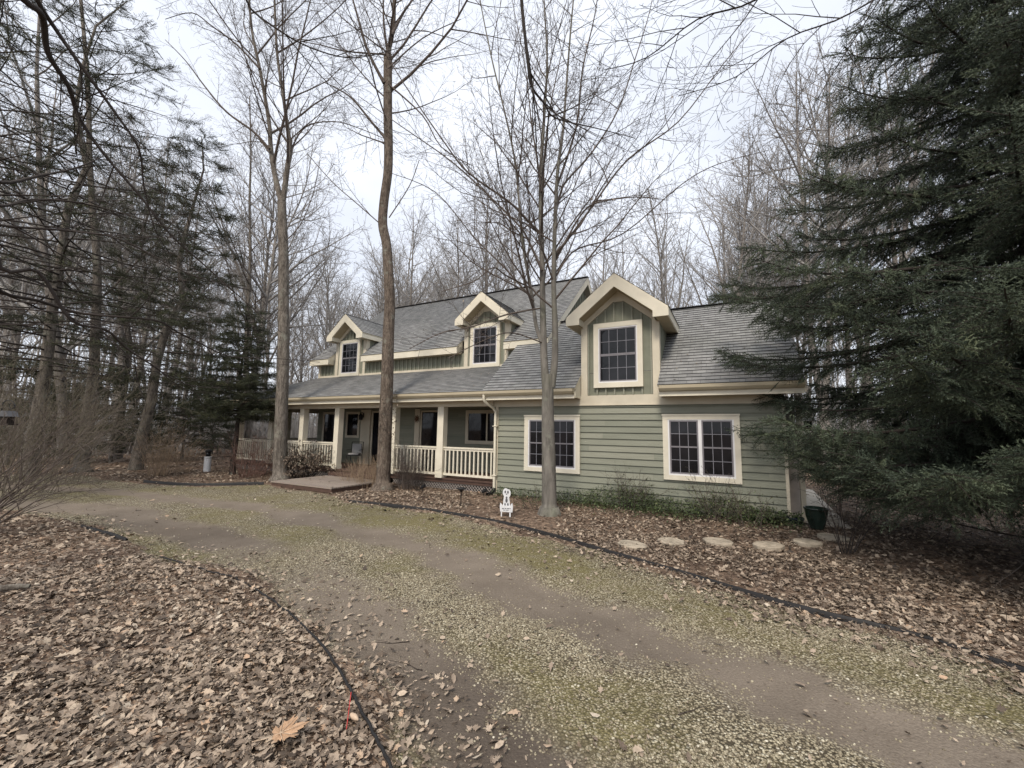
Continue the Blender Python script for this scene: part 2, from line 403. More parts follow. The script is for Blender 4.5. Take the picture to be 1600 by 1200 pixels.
def masks(P):
    ins = inside(P, drive_poly); db = dist_poly(P, drive_poly + [drive_poly[0]])
    sd_ = np.where(ins, db, -db)
    nz_ = vnoise(P, 1.3, 3) - .5; n2 = vnoise(P, .45, 5) - .5; n3 = vnoise(P, 4, 9) - .5
    drive = sstep(sd_ + nz_ * .35 + n3 * .15, -.02, .30)
    n4 = vnoise(P, 9, 15) - .5
    d1 = dist_poly(P, TR1) + nz_ * .42 + n3 * .22 + n4 * .15; d2 = dist_poly(P, TR2) + nz_ * .42 + n3 * .22 + n4 * .15
    near = P[:, 1] < 6.2
    tr = np.maximum(1 - sstep(d1, .12, .78), (1 - sstep(d2, .10, .66)) * .95)
    # the left track fades where the leaves cross it
    gap = np.exp(-((P[:, 0] + 3.0) ** 2 + (P[:, 1] - 5.8) ** 2) / 1.2); tr = tr * (1 - .8 * gap)
    tr = tr * drive
    moss = np.clip(sstep(n2 + nz_ * .5 + n3 * .3, -.22, .38), 0, 1)
    dm = dist_poly(P, [tuple(p + np.array([-.75, -.55])) for p in RE])
    moss = np.clip(moss * .8 + .6 * np.exp(-(dm / .5) ** 2), 0, 1) * (1 - tr * .9) * drive
    return drive, tr, moss, sd_
def axis(lo, hi, step, far):
    a = list(np.arange(lo, hi + 1e-6, step)); s = step
    x = lo
    left = []
    while x > -far: s *= 1.25; x -= s; left.append(x)
    s = step; x = hi; right = []
    while x < far: s *= 1.25; x += s; right.append(x)
    return np.array(left[::-1] + a + right)
gx = axis(-14, 9, .09, 500); gy = axis(1.2, 17, .09, 500)
GX, GY = np.meshgrid(gx, gy); GP = np.stack([GX.ravel(), GY.ravel()], 1)
dr, tr, mo, sdv = masks(GP)
def ground_z(P, dr=None, tr=None):
    if dr is None: dr, tr, _, _ = masks(P)
    far = sstep(np.hypot(P[:, 0], P[:, 1]), 60, 300)
    return (vnoise(P, .8, 11) - .5) * .05 + (vnoise(P, 3.1, 12) - .5) * .022 - tr * .022 - .035 * dr + .01 - .03 + far * 2
GZ = ground_z(GP, dr, tr)
nx, ny = len(gx), len(gy)
ii = (np.arange(ny - 1)[:, None] * nx + np.arange(nx - 1)[None]).ravel()
gf = np.stack([ii, ii + 1, ii + nx + 1, ii + nx], 1)
gm, nt, b = new_mat('ground_soil_leaves_gravel')
def attr(n):
    a = nt.nodes.new('ShaderNodeAttribute'); a.attribute_name = n; return a.outputs['Fac']
aD, aT, aM = attr('drive'), attr('track'), attr('moss')
co = objco(nt)
def voro(scale, feat='F1', rnd=1.0, vec=co):
    v = nt.nodes.new('ShaderNodeTexVoronoi'); v.inputs['Scale'].default_value = scale; v.feature = feat; v.inputs['Randomness'].default_value = rnd
    nt.links.new(vec, v.inputs['Vector']); return v
# leaf litter
nL = noise(nt, 4, 3, .6, co); wv = nt.nodes.new('ShaderNodeVectorMath'); wv.operation = 'MULTIPLY_ADD'
nt.links.new(nL.outputs['Color'], wv.inputs[0]); wv.inputs[1].default_value = (.25, .25, .0); nt.links.new(co, wv.inputs[2])
vL = voro(15, vec=wv.outputs[0]); vL2 = voro(31, vec=wv.outputs[0])
sep = nt.nodes.new('ShaderNodeSeparateColor'); nt.links.new(vL.outputs['Color'], sep.inputs[0])
sep2 = nt.nodes.new('ShaderNodeSeparateColor'); nt.links.new(vL2.outputs['Color'], sep2.inputs[0])
tl = mth(nt, 'ADD', mth(nt, 'MULTIPLY', sep.outputs[0], .55), mth(nt, 'MULTIPLY', sep2.outputs[1], .45))
leafc = ramp(nt, [(.1, (.06, .043, .032)), (.4, (.15, .106, .077)), (.65, (.25, .18, .13)), (.9, (.36, .26, .185))], tl).outputs[0]
nbig = noise(nt, .5, 4, .6, co)
soilf = ramp(nt, [(.45, (0, 0, 0)), (.65, (.75, .75, .75))], nbig.outputs[0]).outputs[0]
leafc = mixc(nt, soilf, leafc, (.085, .058, .044))
# gravel
vG = voro(52); vG2 = voro(95); sg = nt.nodes.new('ShaderNodeSeparateColor'); nt.links.new(vG.outputs['Color'], sg.inputs[0])
gravc = ramp(nt, [(0, (.15, .125, .082)), (.3, (.31, .265, .18)), (.6, (.43, .38, .265)), (.85, (.55, .50, .365)), (1, (.68, .64, .52))], sg.outputs[0]).outputs[0]
gapf = ramp(nt, [(.35, (0, 0, 0)), (.62, (1, 1, 1))], vG.outputs['Distance']).outputs[0]
gravc = mixc(nt, gapf, gravc, (.075, .062, .042))
nfine = noise(nt, 8, 6, .7, co); nmid = noise(nt, 2.2, 5, .6, co); nvf = noise(nt, 60, 4, .7, co)
# moss over gravel
mossc = ramp(nt, [(.3, (.115, .10, .042)), (.7, (.25, .22, .10))], nvf.outputs[0]).outputs[0]
mf = mth(nt, 'MULTIPLY', aM, ramp(nt, [(.34, (0, 0, 0)), (.52, (1, 1, 1))], nfine.outputs[0]).outputs[0])
drc = mixc(nt, mth(nt, 'MULTIPLY', mf, .80), gravc, mossc)
# mud tracks
mudc = ramp(nt, [(.3, (.145, .118, .092)), (.7, (.235, .196, .155))], nmid.outputs[0]).outputs[0]
mudc = mixc(nt, .4, mudc, ramp(nt, [(.3, (.085, .068, .054)), (.75, (.30, .26, .21))], nvf.outputs[0]).outputs[0])
mudc = mixc(nt, attr('damp'), mudc, (.058, .046, .038))
tf = mth(nt, 'MULTIPLY', mth(nt, 'ADD', aT, mth(nt, 'MULTIPLY', mth(nt, 'SUBTRACT', nfine.outputs[0], .5), .9)), 1.3, True)
tf = mth(nt, 'MULTIPLY', tf, ramp(nt, [(.02, (0, 0, 0)), (.15, (1, 1, 1))], aT).outputs[0])
drc = mixc(nt, tf, drc, mudc)
fin = mixc(nt, ramp(nt, [(.35, (0, 0, 0)), (.65, (1, 1, 1))], mth(nt, 'ADD', aD, mth(nt, 'MULTIPLY', mth(nt, 'SUBTRACT', nfine.outputs[0], .5), .5))).outputs[0], leafc, drc)
nt.links.new(fin, b.inputs['Base Color']); b.inputs['Roughness'].default_value = .92; b.inputs['Specular IOR Level'].default_value = .15
hh = mth(nt, 'ADD', mth(nt, 'MULTIPLY', vG.outputs['Distance'], -1.2), mth(nt, 'MULTIPLY', nvf.outputs[0], .5))
hh = mth(nt, 'ADD', mth(nt, 'MULTIPLY', hh, mth(nt, 'SUBTRACT', 1, mth(nt, 'MULTIPLY', tf, .75))), mth(nt, 'MULTIPLY', vL.outputs['Distance'], mth(nt, 'SUBTRACT', 1, aD)))
bump(nt, b, hh, .8, .02)
go = mesh_np('ground', np.column_stack([GP, GZ]), gf, gm, smooth=True)
dmp = .75 * np.exp(-((GP[:, 0] - .1) ** 2 / 1.3 + (GP[:, 1] - 2.9) ** 2 / 2.2)) + .45 * np.exp(-((GP[:, 0] + 5.5) ** 2 / 5 + (GP[:, 1] - 7.4) ** 2 / .8)) * (vnoise(GP, 2.1, 61) > .2)
for n_, a_ in (('drive', dr), ('track', tr), ('moss', mo), ('damp', dmp)):
    at_ = go.data.attributes.new(n_, 'FLOAT', 'POINT'); at_.data.foreach_set('value', a_.astype(np.float32))
tag(go, kind='structure')

# ------------------------------------------------------------------ the house (local x along the front, y into the house, z up)
house = empty('house', tuple(OH), HROT)
tag(house, 'sage green farmhouse with cream trim, grey shingle roof, three dormers and a long front porch', 'house')
def part(name, mb, mats, parent=house, **k): return mb.build(name, mats, parent, **k)

def laps(mb, u0, u1, z0, z1, n=0.0, expo=.16, m=0, axis='u', sgn=-1):
    z = z0
    while z < z1 - .01:
        zt = min(z + expo, z1)
        a = n + sgn * .033; b_ = n + sgn * .002
        if axis == 'u':
            cuts = [u0]; rr_ = random.Random(int(z * 1000) + int(u0 * 10))
            while cuts[-1] < u1 - 1.2: cuts.append(min(u1, cuts[-1] + rr_.uniform(1.2, 3.7)))
            if cuts[-1] < u1: cuts.append(u1)
            for c0_, c1_ in zip(cuts[:-1], cuts[1:]):
                k_ = rr_.choice([0, 0, 1, 2]); g_ = .0 if c1_ == u1 else .0035; e_ = rr_.uniform(0, .0015); A = a + sgn * e_
                mb.poly([(c0_, A, z), (c1_ - g_, A, z), (c1_ - g_, b_, zt), (c0_, b_, zt)], k_); mb.poly([(c0_, A, z), (c0_, b_, z), (c1_ - g_, b_, z), (c1_ - g_, A, z)], k_)
        else:
            mb.poly([(a, u0, z), (a, u1, z), (b_, u1, zt), (b_, u0, zt)], m); mb.poly([(a, u0, z), (b_, u0, z), (b_, u1, z), (a, u1, z)], m)
        z = zt
mb = MB()
# garage wing front, body behind it
mb.box(-7.0, 0, 0, .12, -.1, 2.72, 0); mb.box(-.12, 0, .12, 5.7, -.1, 2.72, 0); mb.box(-7.0, -6.9, .12, 5.7, -.1, 2.72, 0); mb.box(-6.9, -.12, 5.58, 5.7, -.1, 2.72, 0)
laps(mb, -6.98, -.0, 0.03, 2.49)
laps(mb, .0, 5.7, 0.03, 2.49, 0, axis='n', sgn=1)
# gable ends of the wing (pentagon tops)
mb.prism([(-.10, -.02, 2.7), (-.10, 5.72, 2.7), (-.10, 2.85, 5.42)], (.09, 0, 0), 0)
# porch back wall and left wall, rear walls
mb.box(-17.5, -7.0, 2.0, 2.12, .30, 4.55, 0); mb.box(-17.5, -17.38, 2.12, 9.9, .30, 4.55, 0); mb.box(-17.38, -6.4, 9.78, 9.9, .3, 4.55, 0); mb.box(-6.52, -6.4, 2.12, 9.78, 2.6, 4.6, 0)
laps(mb, -17.48, -7.02, .34, 2.56, 2.0)
laps(mb, 2.05, 9.9, .34, 2.56, -17.5, axis='n', sgn=-1)
part('wall', mb, [M['siding'], M['siding2'], M['siding3']])
# gable of the main block: board and batten
mb = MB()
mb.prism([(-6.5, 1.95, 4.5), (-6.5, 9.95, 4.5), (-6.5, 5.95, 8.06)], (.1, 0, 0), 0)
mb.prism([(-17.5, 1.95, 4.5), (-17.5, 9.95, 4.5), (-17.5, 5.95, 8.06)], (.1, 0, 0), 0)
for k in range(36):
    y = 2.1 + .22 * k
    zt = 8.02 - abs(y - 5.95) * .9
    if zt > 4.6:
        mb.box(-6.4, -6.365, y - .022, y + .022, 4.5, zt, 0); mb.box(-17.525, -17.5, y - .022, y + .022, 4.5, zt, 0)
# knee wall boards above the porch roof
mb.box(-17.45, -7.2, 1.985, 2.0, 3.9, 4.6, 0)
for k in range(49):
    x = -17.4 + .21 * k
    if -16.45 < x < -14.75 or -9.6 < x < -7.85: continue
    mb.box(x - .02, x + .02, 1.945, 1.985, 4.0, 4.6, 1)
part('gable_boards', mb, [M['batten'], M['siding3']])
# trim: frieze, corner boards, knee wall base, porch corner trim
mb = MB()
mb.box(-7.12, 0.03, -.045, 0, 2.49, 2.735, 0)
mb.box(-7.12, .035, -.062, -.045, 2.475, 2.50, 0)
mb.box(-7.06, -6.97, -.04, 0, -.02, 2.475, 0)
mb.box(-.02, .04, -.04, .06, -.02, 2.475, 0)
mb.box(-17.55, -7.3, 1.94, 1.985, 4.0, 4.10, 0)
mb.box(-17.6, -17.48, 1.93, 1.985, 4.0, 4.6, 0)
part('trim_board', mb, [M['cream']])
# porch beam
mb = MB()
mb.box(-20.1, -7.12, -.10, .14, 2.50, 2.68, 0); mb.box(-20.1, -19.86, .14, 9.8, 2.50, 2.68, 0)
part('porch_beam', mb, [M['cream']])
# soffits
mb = MB()
mb.box(-20.35, -4.50, -.46, -.10, 2.665, 2.69, 0); mb.box(-2.42, .32, -.46, -.045, 2.665, 2.69, 0)
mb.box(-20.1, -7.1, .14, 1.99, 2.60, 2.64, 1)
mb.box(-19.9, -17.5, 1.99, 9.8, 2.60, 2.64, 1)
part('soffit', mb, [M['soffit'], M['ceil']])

def fascia_gutter(u0, u1, y=-.5):
    mb = MB(); mb.box(u0, u1, y, y + .035, 2.64, 2.86, 0); part('fascia', mb, [M['cream2']])
    mb = MB()
    prof = [(y - .002, 2.745), (y - .075, 2.76), (y - .115, 2.815), (y - .118, 2.885), (y - .104, 2.885), (y - .10, 2.825), (y - .066, 2.775), (y - .002, 2.762)]
    mb.prism([(u0, a, z) for a, z in prof], (u1 - u0, 0, 0), 0)
    for uu in (u0, u1 - .006): mb.prism([(uu, a, z) for a, z in prof[:4]] + [(uu, y - .002, 2.885)], (.006, 0, 0), 0)
    part('gutter', mb, [M['gutter']])
fascia_gutter(-20.35, -4.50); fascia_gutter(-2.43, .34)
mb = MB(); mb.box(-20.40, -20.36, -.5, 10, 2.64, 2.86, 0); part('fascia', mb, [M['cream2']])

# roofs: stepped shingle courses clipped to a convex outline
def clip(poly, yv, keep_above):
    out = []; n = len(poly)
    for i in range(n):
        a = poly[i]; c = poly[(i + 1) % n]; ia = (a[1] >= yv) == keep_above or a[1] == yv; ic = (c[1] >= yv) == keep_above or c[1] == yv
        if ia: out.append(a)
        if ia != ic:
            t = (yv - a[1]) / (c[1] - a[1]); out.append((a[0] + t * (c[0] - a[0]), yv))
    return out
def roof_plane(mb, outline, org, du, ds, thick=.10, expo=.145, seed=0, under=2):
    """outline in (a, s) metres along du and up the slope ds from org"""
    org = np.array(org, float); du = np.array(du, float); ds = np.array(ds, float); nrm = np.cross(du, ds); nrm /= np.linalg.norm(nrm)
    if nrm[2] < 0: nrm = -nrm
    s0 = min(p[1] for p in outline); s1 = max(p[1] for p in outline)
    k0 = math.floor(s0 / expo)
    while k0 * expo < s1 - 1e-6:
        a = max(k0 * expo, s0); c = min((k0 + 1) * expo, s1)
        pl = clip(clip(outline, a, True), c, False)
        pl = [p for i, p in enumerate(pl) if math.hypot(p[0] - pl[i - 1][0], p[1] - pl[i - 1][1]) > 1e-5]
        if len(pl) >= 3:
            h = lambda p: .016 * (1 - (p[1] - k0 * expo) / expo) + .004
            mb.poly([org + du * p[0] + ds * p[1] + nrm * h(p) for p in pl], 0, [(p[0] + seed * 1.3, p[1]) for p in pl])
            low = [p for p in pl if abs(p[1] - a) < 1e-5]
            if len(low) >= 2:
                p, q = min(low), max(low)
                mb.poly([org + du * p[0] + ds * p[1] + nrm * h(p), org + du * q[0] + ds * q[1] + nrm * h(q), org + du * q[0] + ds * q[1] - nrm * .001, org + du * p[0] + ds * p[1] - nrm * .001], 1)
        k0 += 1
    # underside and edges
    P = [org + du * p[0] + ds * p[1] + nrm * .001 for p in outline]; Q = [p - nrm * thick for p in P]
    mb.poly(Q[::-1], under)
    for i in range(len(P)):
        j = (i + 1) % len(P); mb.poly([P[i], P[j], Q[j], Q[i]], under)
def unit(v): v = np.array(v, float); return v / np.linalg.norm(v)
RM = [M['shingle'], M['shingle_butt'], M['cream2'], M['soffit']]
# garage wing front slope
sg_ = .8; dsg = unit((0, 1, sg_)); kg = math.hypot(1, sg_)
mb = MB(); Z0 = 2.895; N0 = -.53
def gs(n): return (n - N0) * kg
roof_plane(mb, [(-7.25, 0), (-4.47, 0), (-4.47, gs(.0)), (-7.25, gs(.0))], (0, N0, Z0), (1, 0, 0), dsg, .05)
roof_plane(mb, [(-2.47, 0), (.36, 0), (.36, gs(.0)), (-2.47, gs(.0))], (0, N0, Z0), (1, 0, 0), dsg, .05)
roof_plane(mb, [(-7.25, gs(0)), (.36, gs(0)), (.36, gs(1.72)), (-7.25, gs(1.72))], (0, N0, Z0), (1, 0, 0), dsg, .05)
roof_plane(mb, [(-6.38, gs(1.72)), (.36, gs(1.72)), (.36, gs(2.85)), (-6.38, gs(2.85))], (0, N0, Z0), (1, 0, 0), dsg, .05)
zr = Z0 + sg_ * (2.85 - N0)
roof_plane(mb, [(-6.38, 0), (.36, 0), (.36, 4.2), (-6.38, 4.2)], (0, 6.13, zr - sg_ * 3.28), (1, 0, 0), unit((0, -1, sg_)), .05)
mb.poly([(-7.25, N0, Z0 - .02), (-7.25, 1.72, Z0 + sg_ * (1.72 - N0)), (-7.25, 1.99, 4.6), (-7.25, 1.99, 4.0)], 2)
part('garage_roof', mb, RM, uv=True, fix=False)
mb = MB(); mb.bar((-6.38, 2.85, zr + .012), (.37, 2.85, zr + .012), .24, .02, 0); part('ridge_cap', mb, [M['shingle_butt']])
mb = MB(); mb.prism([(.34, -.5, 2.66), (.34, -.5, 2.84), (.34, 2.85, zr - .06), (.34, 2.85, zr - .27)], (.03, 0, 0)); part('rake_board', mb, [M['cream2']])
# porch roof, front and left, hipped
sp_ = .452; dsp = unit((0, 1, sp_)); kp = math.hypot(1, sp_)
mb = MB()
roof_plane(mb, [(-20.42, 0), (-7.25, 0), (-7.25, 2.53 * kp), (-17.62, 2.53 * kp)], (0, N0, Z0), (1, 0, 0), dsp, .05, seed=2)
roof_plane(mb, [(-10.2, 0), (.53, 0), (-2.0, 2.80 * math.hypot(1, .408)), (-10.2, 2.80 * math.hypot(1, .408))], (-20.42, 0, Z0), (0, -1, 0), unit((1, 0, .408)), .05, seed=3)
part('porch_roof', mb, RM, uv=True, fix=False)
# main block
sm = .81; dsm = unit((0, 1, sm)); km = math.hypot(1, sm); NE, ZE = 1.62, 4.80
mb = MB(); sf = lambda n: (n - NE) * km
for a, b_ in ((-17.82, -16.62), (-14.60, -9.72), (-7.78, -6.13)):
    roof_plane(mb, [(a, 0), (b_, 0), (b_, sf(2.0)), (a, sf(2.0))], (0, NE, ZE), (1, 0, 0), dsm, .05, seed=5)
roof_plane(mb, [(-17.82, sf(2.0)), (-6.13, sf(2.0)), (-6.13, sf(5.95)), (-17.82, sf(5.95))], (0, NE, ZE), (1, 0, 0), dsm, .05, seed=5)
ZR = ZE + sm * (5.95 - NE)
roof_plane(mb, [(-17.82, 0), (-6.13, 0), (-6.13, sf(5.95)), (-17.82, sf(5.95))], (0, 5.95 * 2 - NE, ZE), (1, 0, 0), unit((0, -1, sm)), .05, seed=5)
part('main_roof', mb, RM, uv=True, fix=False)
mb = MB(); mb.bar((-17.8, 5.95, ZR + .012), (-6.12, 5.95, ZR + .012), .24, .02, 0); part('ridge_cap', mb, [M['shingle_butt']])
for x in (-6.17, -17.83):
    mb = MB()
    mb.prism([(x, NE, ZE - .25), (x, NE, ZE - .05), (x, 5.95, ZR - .055), (x, 5.95, ZR - .30)], (.035, 0, 0))
    mb.prism([(x, 11.9 - NE, ZE - .25), (x, 11.9 - NE, ZE - .05), (x, 5.95, ZR - .055), (x, 5.95, ZR - .30)], (.035, 0, 0))
    part('rake_board', mb, [M['cream2']])
for a, b_ in ((-17.80, -16.62), (-14.60, -9.72), (-7.78, -6.17)):
    mb = MB(); mb.box(a, b_, NE + .01, NE + .045, 4.56, 4.775, 0); mb.box(a, b_, NE + .045, 1.955, 4.565, 4.59, 1)
    mb.box(a, a + .03, NE + .045, 2.0, 4.59, 4.80, 0); mb.box(b_ - .03, b_, NE + .045, 2.0, 4.59, 4.80, 0)
    part('fascia', mb, [M['cream2'], M['soffit']])

# windows: trim, jamb, sashes with muntins, glass; y grows into the house, face at y = n
def window(u0, u1, z0, z1, n, parent, units=2, cols=3, rows=2, trim=.115, mull=.07):
    mb = MB()
    o = n - .072
    mb.box(u0, u1, o, n, z1 - trim, z1, 0); mb.box(u0, u1, o, n, z0, z0 + trim * .95, 0)
    mb.box(u0, u0 + trim, o, n, z0 + trim * .95, z1 - trim, 0); mb.box(u1 - trim, u1, o, n, z0 + trim * .95, z1 - trim, 0)
    mb.box(u0 - .012, u1 + .012, o - .018, o, z1 - .028, z1 + .012, 0)
    w = mb.build('window', [M['cream2']], parent)
    a, b_, c, d = u0 + trim, u1 - trim, z0 + trim * .95, z1 - trim
    j = MB(); t = .035
    j.box(a, b_, o + .008, n, d - t * .6, d, 0); j.box(a, b_, o + .008, n, c, c + t, 0); j.box(a, a + t, o + .008, n, c + t, d - t * .6, 0); j.box(b_ - t, b_, o + .008, n, c + t, d - t * .6, 0)
    if units == 2:
        m_ = (a + b_) / 2; j.box(m_ - mull / 2, m_ + mull / 2, o + .006, n, c + t, d - t * .6, 0)
    j.build('jamb', [M['white']], w)
    spans = [(a + t, b_ - t)] if units == 1 else [(a + t, (a + b_) / 2 - mull / 2), ((a + b_) / 2 + mull / 2, b_ - t)]
    for x0, x1 in spans:
        y0, y1 = c + t, d - t * .6; ym = (y0 + y1) / 2
        for (p, q, dep) in ((y0, ym + .015, .010), (ym - .015, y1, 0)):
            s = MB(); f = .032; yy = o + .016 - (0 if dep else .0) + (.004 if dep else 0); ye = yy + .012
            s.box(x0, x1, yy, ye, p, p + f * 1.1, 0); s.box(x0, x1, yy, ye, q - f, q, 0); s.box(x0, x0 + f, yy, ye, p + f * 1.1, q - f, 0); s.box(x1 - f, x1, yy, ye, p + f * 1.1, q - f, 0)
            gx0, gx1, gz0, gz1 = x0 + f, x1 - f, p + f * 1.1, q - f
            for k in range(1, cols):
                x = gx0 + (gx1 - gx0) * k / cols; s.box(x - .006, x + .006, ye - .008, ye - .001, gz0, gz1, 1)
            for k in range(1, rows):
                z = gz0 + (gz1 - gz0) * k / rows; s.box(gx0, gx1, ye - .0075, ye - .0005, z - .006, z + .006, 1)
            so_ = s.build('sash', [M['sash'], M['muntin']], w)
        g = MB(); g.poly([(x0, o + .0335, y0), (x1, o + .0335, y0), (x1, o + .0335, y1), (x0, o + .0335, y1)], 0); g.build('pane', [M['glass']], w, fix=False)
        # blind-dark back so nothing shows through
    return w
window(-6.11, -4.50, .705, 2.225, 0, house)
window(-2.44, -.82, .716, 2.237, 0, house)

def dormer(uc, nf, zap, hw, hr, zbase, win, slope=.8, over=.45, nback=3.0, cols=4, wp=.22, panel_bottom=None, trimw=.16):
    """wall face at nf; roof apex zap at nf-over; wall half width hw, roof half width hr"""
    ze = zap - slope * hr
    # wall (cheeks and front)
    mb = MB()
    zt = ze - .02
    zin = zap - .34      # underside of the apex
    pts = [(-hw, zbase), (hw, zbase), (hw, zin - slope * hw), (0, zin + .0), (-hw, zin - slope * hw)]
    mb.prism([(uc + a, nf + .02, z) for a, z in pts], (0, nback - nf, 0), 0)
    # front board and batten panel
    px = hw - trimw; zpt = zin - .17 - slope * px
    ztop = zin - .17 - slope * .14
    pan = [(-px, zbase), (px, zbase), (px, zpt), (.14, ztop), (-.14, ztop), (-px, zpt)]
    mb.prism([(uc + a, nf + .004, z) for a, z in pan], (0, .015, 0), 0)
    x = -px + .03
    k = 0
    while x < px:
        zz = min(ztop, zin - .17 - slope * abs(x)) - .005
        mb.box(uc + x - .02, uc + x + .02, nf - .042, nf + .004, zbase + .01, zz, 1); x += (2 * px - .06) / 7.0
    d = part('dormer', mb, [M['batten'], M['siding3']])
    # corner boards and sloping frieze
    t = MB()
    for s_ in (-1, 1):
        t.box(uc + s_ * px, uc + s_ * (hw + .012), nf - .046, nf + .02, zbase - .001, zin - slope * hw - .05, 0)
        t.box(uc + s_ * (hw + .001), uc + s_ * (hw + .012), nf + .02, nf + .14, zbase - .001, zin - slope * hw - .04, 0)
        pr = [(s_ * px, zpt), (s_ * .14, ztop), (0, ztop), (0, zin), (s_ * hw, zin - slope * hw), (s_ * hw, zin - slope * hw - .051), (s_ * px, zin - slope * hw - .051)]
        if zpt < zin - slope * hw - .051: pr = pr[:-1] + [(s_ * px, zin - slope * hw - .051)]
        t.prism([(uc + a, nf - .0455, z) for a, z in pr], (0, .065, 0), 0)
    t.build('dormer_trim', [M['cream']], d)
    # roof
    r = MB(); L_ = math.hypot(hr, slope * hr); nl = nback - (nf - over)
    for s_ in (-1, 1):
        roof_plane(r, [(0, 0), (nl, 0), (nl, L_), (0, L_)], (uc + s_ * hr, nf - over, ze), (0, 1, 0), unit((-s_, 0, slope)), .045, seed=8 + s_)
    r.prism([(uc - .09, nf - over, zap - .055), (uc, nf - over, zap + .022), (uc + .09, nf - over, zap - .055), (uc, nf - over, zap + .008)], (0, nback - nf + over, 0), 1)
    r.build('dormer_roof', RM, d, uv=True, fix=False)
    # rake boards with returns
    k = MB(); y0 = nf - over - .012
    for s_ in (-1, 1):
        inner = .27
        pr = [(0, zap - .045), (s_ * hr, ze - .045), (s_ * hr, ze - .22), (s_ * (hr - .36), ze - .22), (s_ * (hr - .36), ze + .36 * slope - .35), (0, zap - .35)]
        k.prism([(uc + a, y0, z) for a, z in pr], (0, .035, 0), 0)
        k.box(uc + s_ * (hr - .03), uc + s_ * hr, y0 + .035, nback, ze - .22, ze - .05, 0)       # eave fascia
        k.box(uc + s_ * (hw - .02), uc + s_ * (hr - .03), y0 + .035, nback, ze - .215, ze - .195, 1)  # eave soffit
        k.prism([(uc + s_ * 0.0, y0 + .035, zap - .345), (uc + s_ * (hr - .30), y0 + .035, ze + .30 * slope - .345), (uc + s_ * (hr - .30), y0 + .035, ze + .30 * slope - .325), (uc, y0 + .035, zap - .325)], (0, over + .01, 0), 1)
        k.prism([(uc + s_ * (hr - .36), y0 + .035, ze - .215), (uc + s_ * (hr - .36), y0 + .035, ze + .36 * slope - .34), (uc + s_ * (hr - .345), y0 + .035, ze + .36 * slope - .34), (uc + s_ * (hr - .345), y0 + .035, ze - .215)], (0, over, 0), 0)
    k.build('rake_board', [M['cream2'], M['soffit']], d)
    return d
# close the open eave ends beside the front dormer and the upper windows
for x in (-4.50, -2.445):
    mb = MB(); mb.prism([(x, -.46, 2.66), (x, 0.02, 2.66), (x, 0.02, 3.30), (x, -.46, 2.90)], (.02, 0, 0), 0); part('eave_end', mb, [M['cream2']])
for x in (-16.64, -14.61, -9.74, -7.79):
    mb = MB(); mb.prism([(x, 1.66, 4.59), (x, 2.0, 4.59), (x, 2.0, 5.08), (x, 1.66, 4.80)], (.02, 0, 0), 0); part('eave_end', mb, [M['cream2']])
def dormer_window(u0, u1, z0, z1, n, parent, cols=4, rows=2, trim=.125):
    # a window that is one level deeper: one mesh with its trim, sash and glass
    mb = MB(); o = n - .095
    mb.box(u0, u1, o, n + .01, z1 - trim, z1, 0); mb.box(u0, u1, o, n + .01, z0, z0 + trim, 0)
    mb.box(u0, u0 + trim, o, n + .01, z0 + trim, z1 - trim, 0); mb.box(u1 - trim, u1, o, n + .01, z0 + trim, z1 - trim, 0)
    a, b_, c, d = u0 + trim, u1 - trim, z0 + trim, z1 - trim; t = .03
    mb.box(a, b_, o + .01, n, d - t, d, 1); mb.box(a, b_, o + .01, n, c, c + t, 1); mb.box(a, a + t, o + .01, n, c + t, d - t, 1); mb.box(b_ - t, b_, o + .01, n, c + t, d - t, 1)
    x0, x1, y0, y1 = a + t, b_ - t, c + t, d - t; ym = (y0 + y1) / 2; f = .03
    for p, q in ((y0, ym - .001), (ym + .001, y1)):
        yy = o + .018; ye = yy + .014
        mb.box(x0, x1, yy, ye, p, p + f, 2); mb.box(x0, x1, yy, ye, q - f, q, 2); mb.box(x0, x0 + f, yy, ye, p + f, q - f, 2); mb.box(x1 - f, x1, yy, ye, p + f, q - f, 2)
        for k in range(1, cols):
            x = x0 + f + (x1 - x0 - 2 * f) * k / cols; mb.box(x - .006, x + .006, ye - .008, ye - .001, p + f, q - f, 3)
        for k in range(1, rows):
            z = p + f + (q - p - 2 * f) * k / rows; mb.box(x0 + f, x1 - f, ye - .0075, ye - .0005, z - .006, z + .006, 3)
    mb.poly([(x0, o + .036, y0), (x1, o + .036, y0), (x1, o + .036, y1), (x0, o + .036, y1)], 4)
    return mb.build('dormer_window', [M['cream2'], M['white'], M['sash'], M['muntin'], M['glass']], parent)
d3 = dormer(-3.465, 0.0, 5.79, .985, 1.275, 2.735, None, nback=2.9)
dormer_window(-4.11, -2.865, 2.93, 4.62, 0.0, d3)
d2 = dormer(-8.68, 2.0, 6.70, .93, 1.10, 3.98, None, slope=.83, nback=4.05)
dormer_window(-9.33, -8.08, 4.03, 5.62, 2.0, d2)
d1 = dormer(-15.60, 2.0, 6.70, .93, 1.10, 3.98, None, slope=.83, nback=4.05)
dormer_window(-16.24, -15.00, 4.03, 5.62, 2.0, d1)

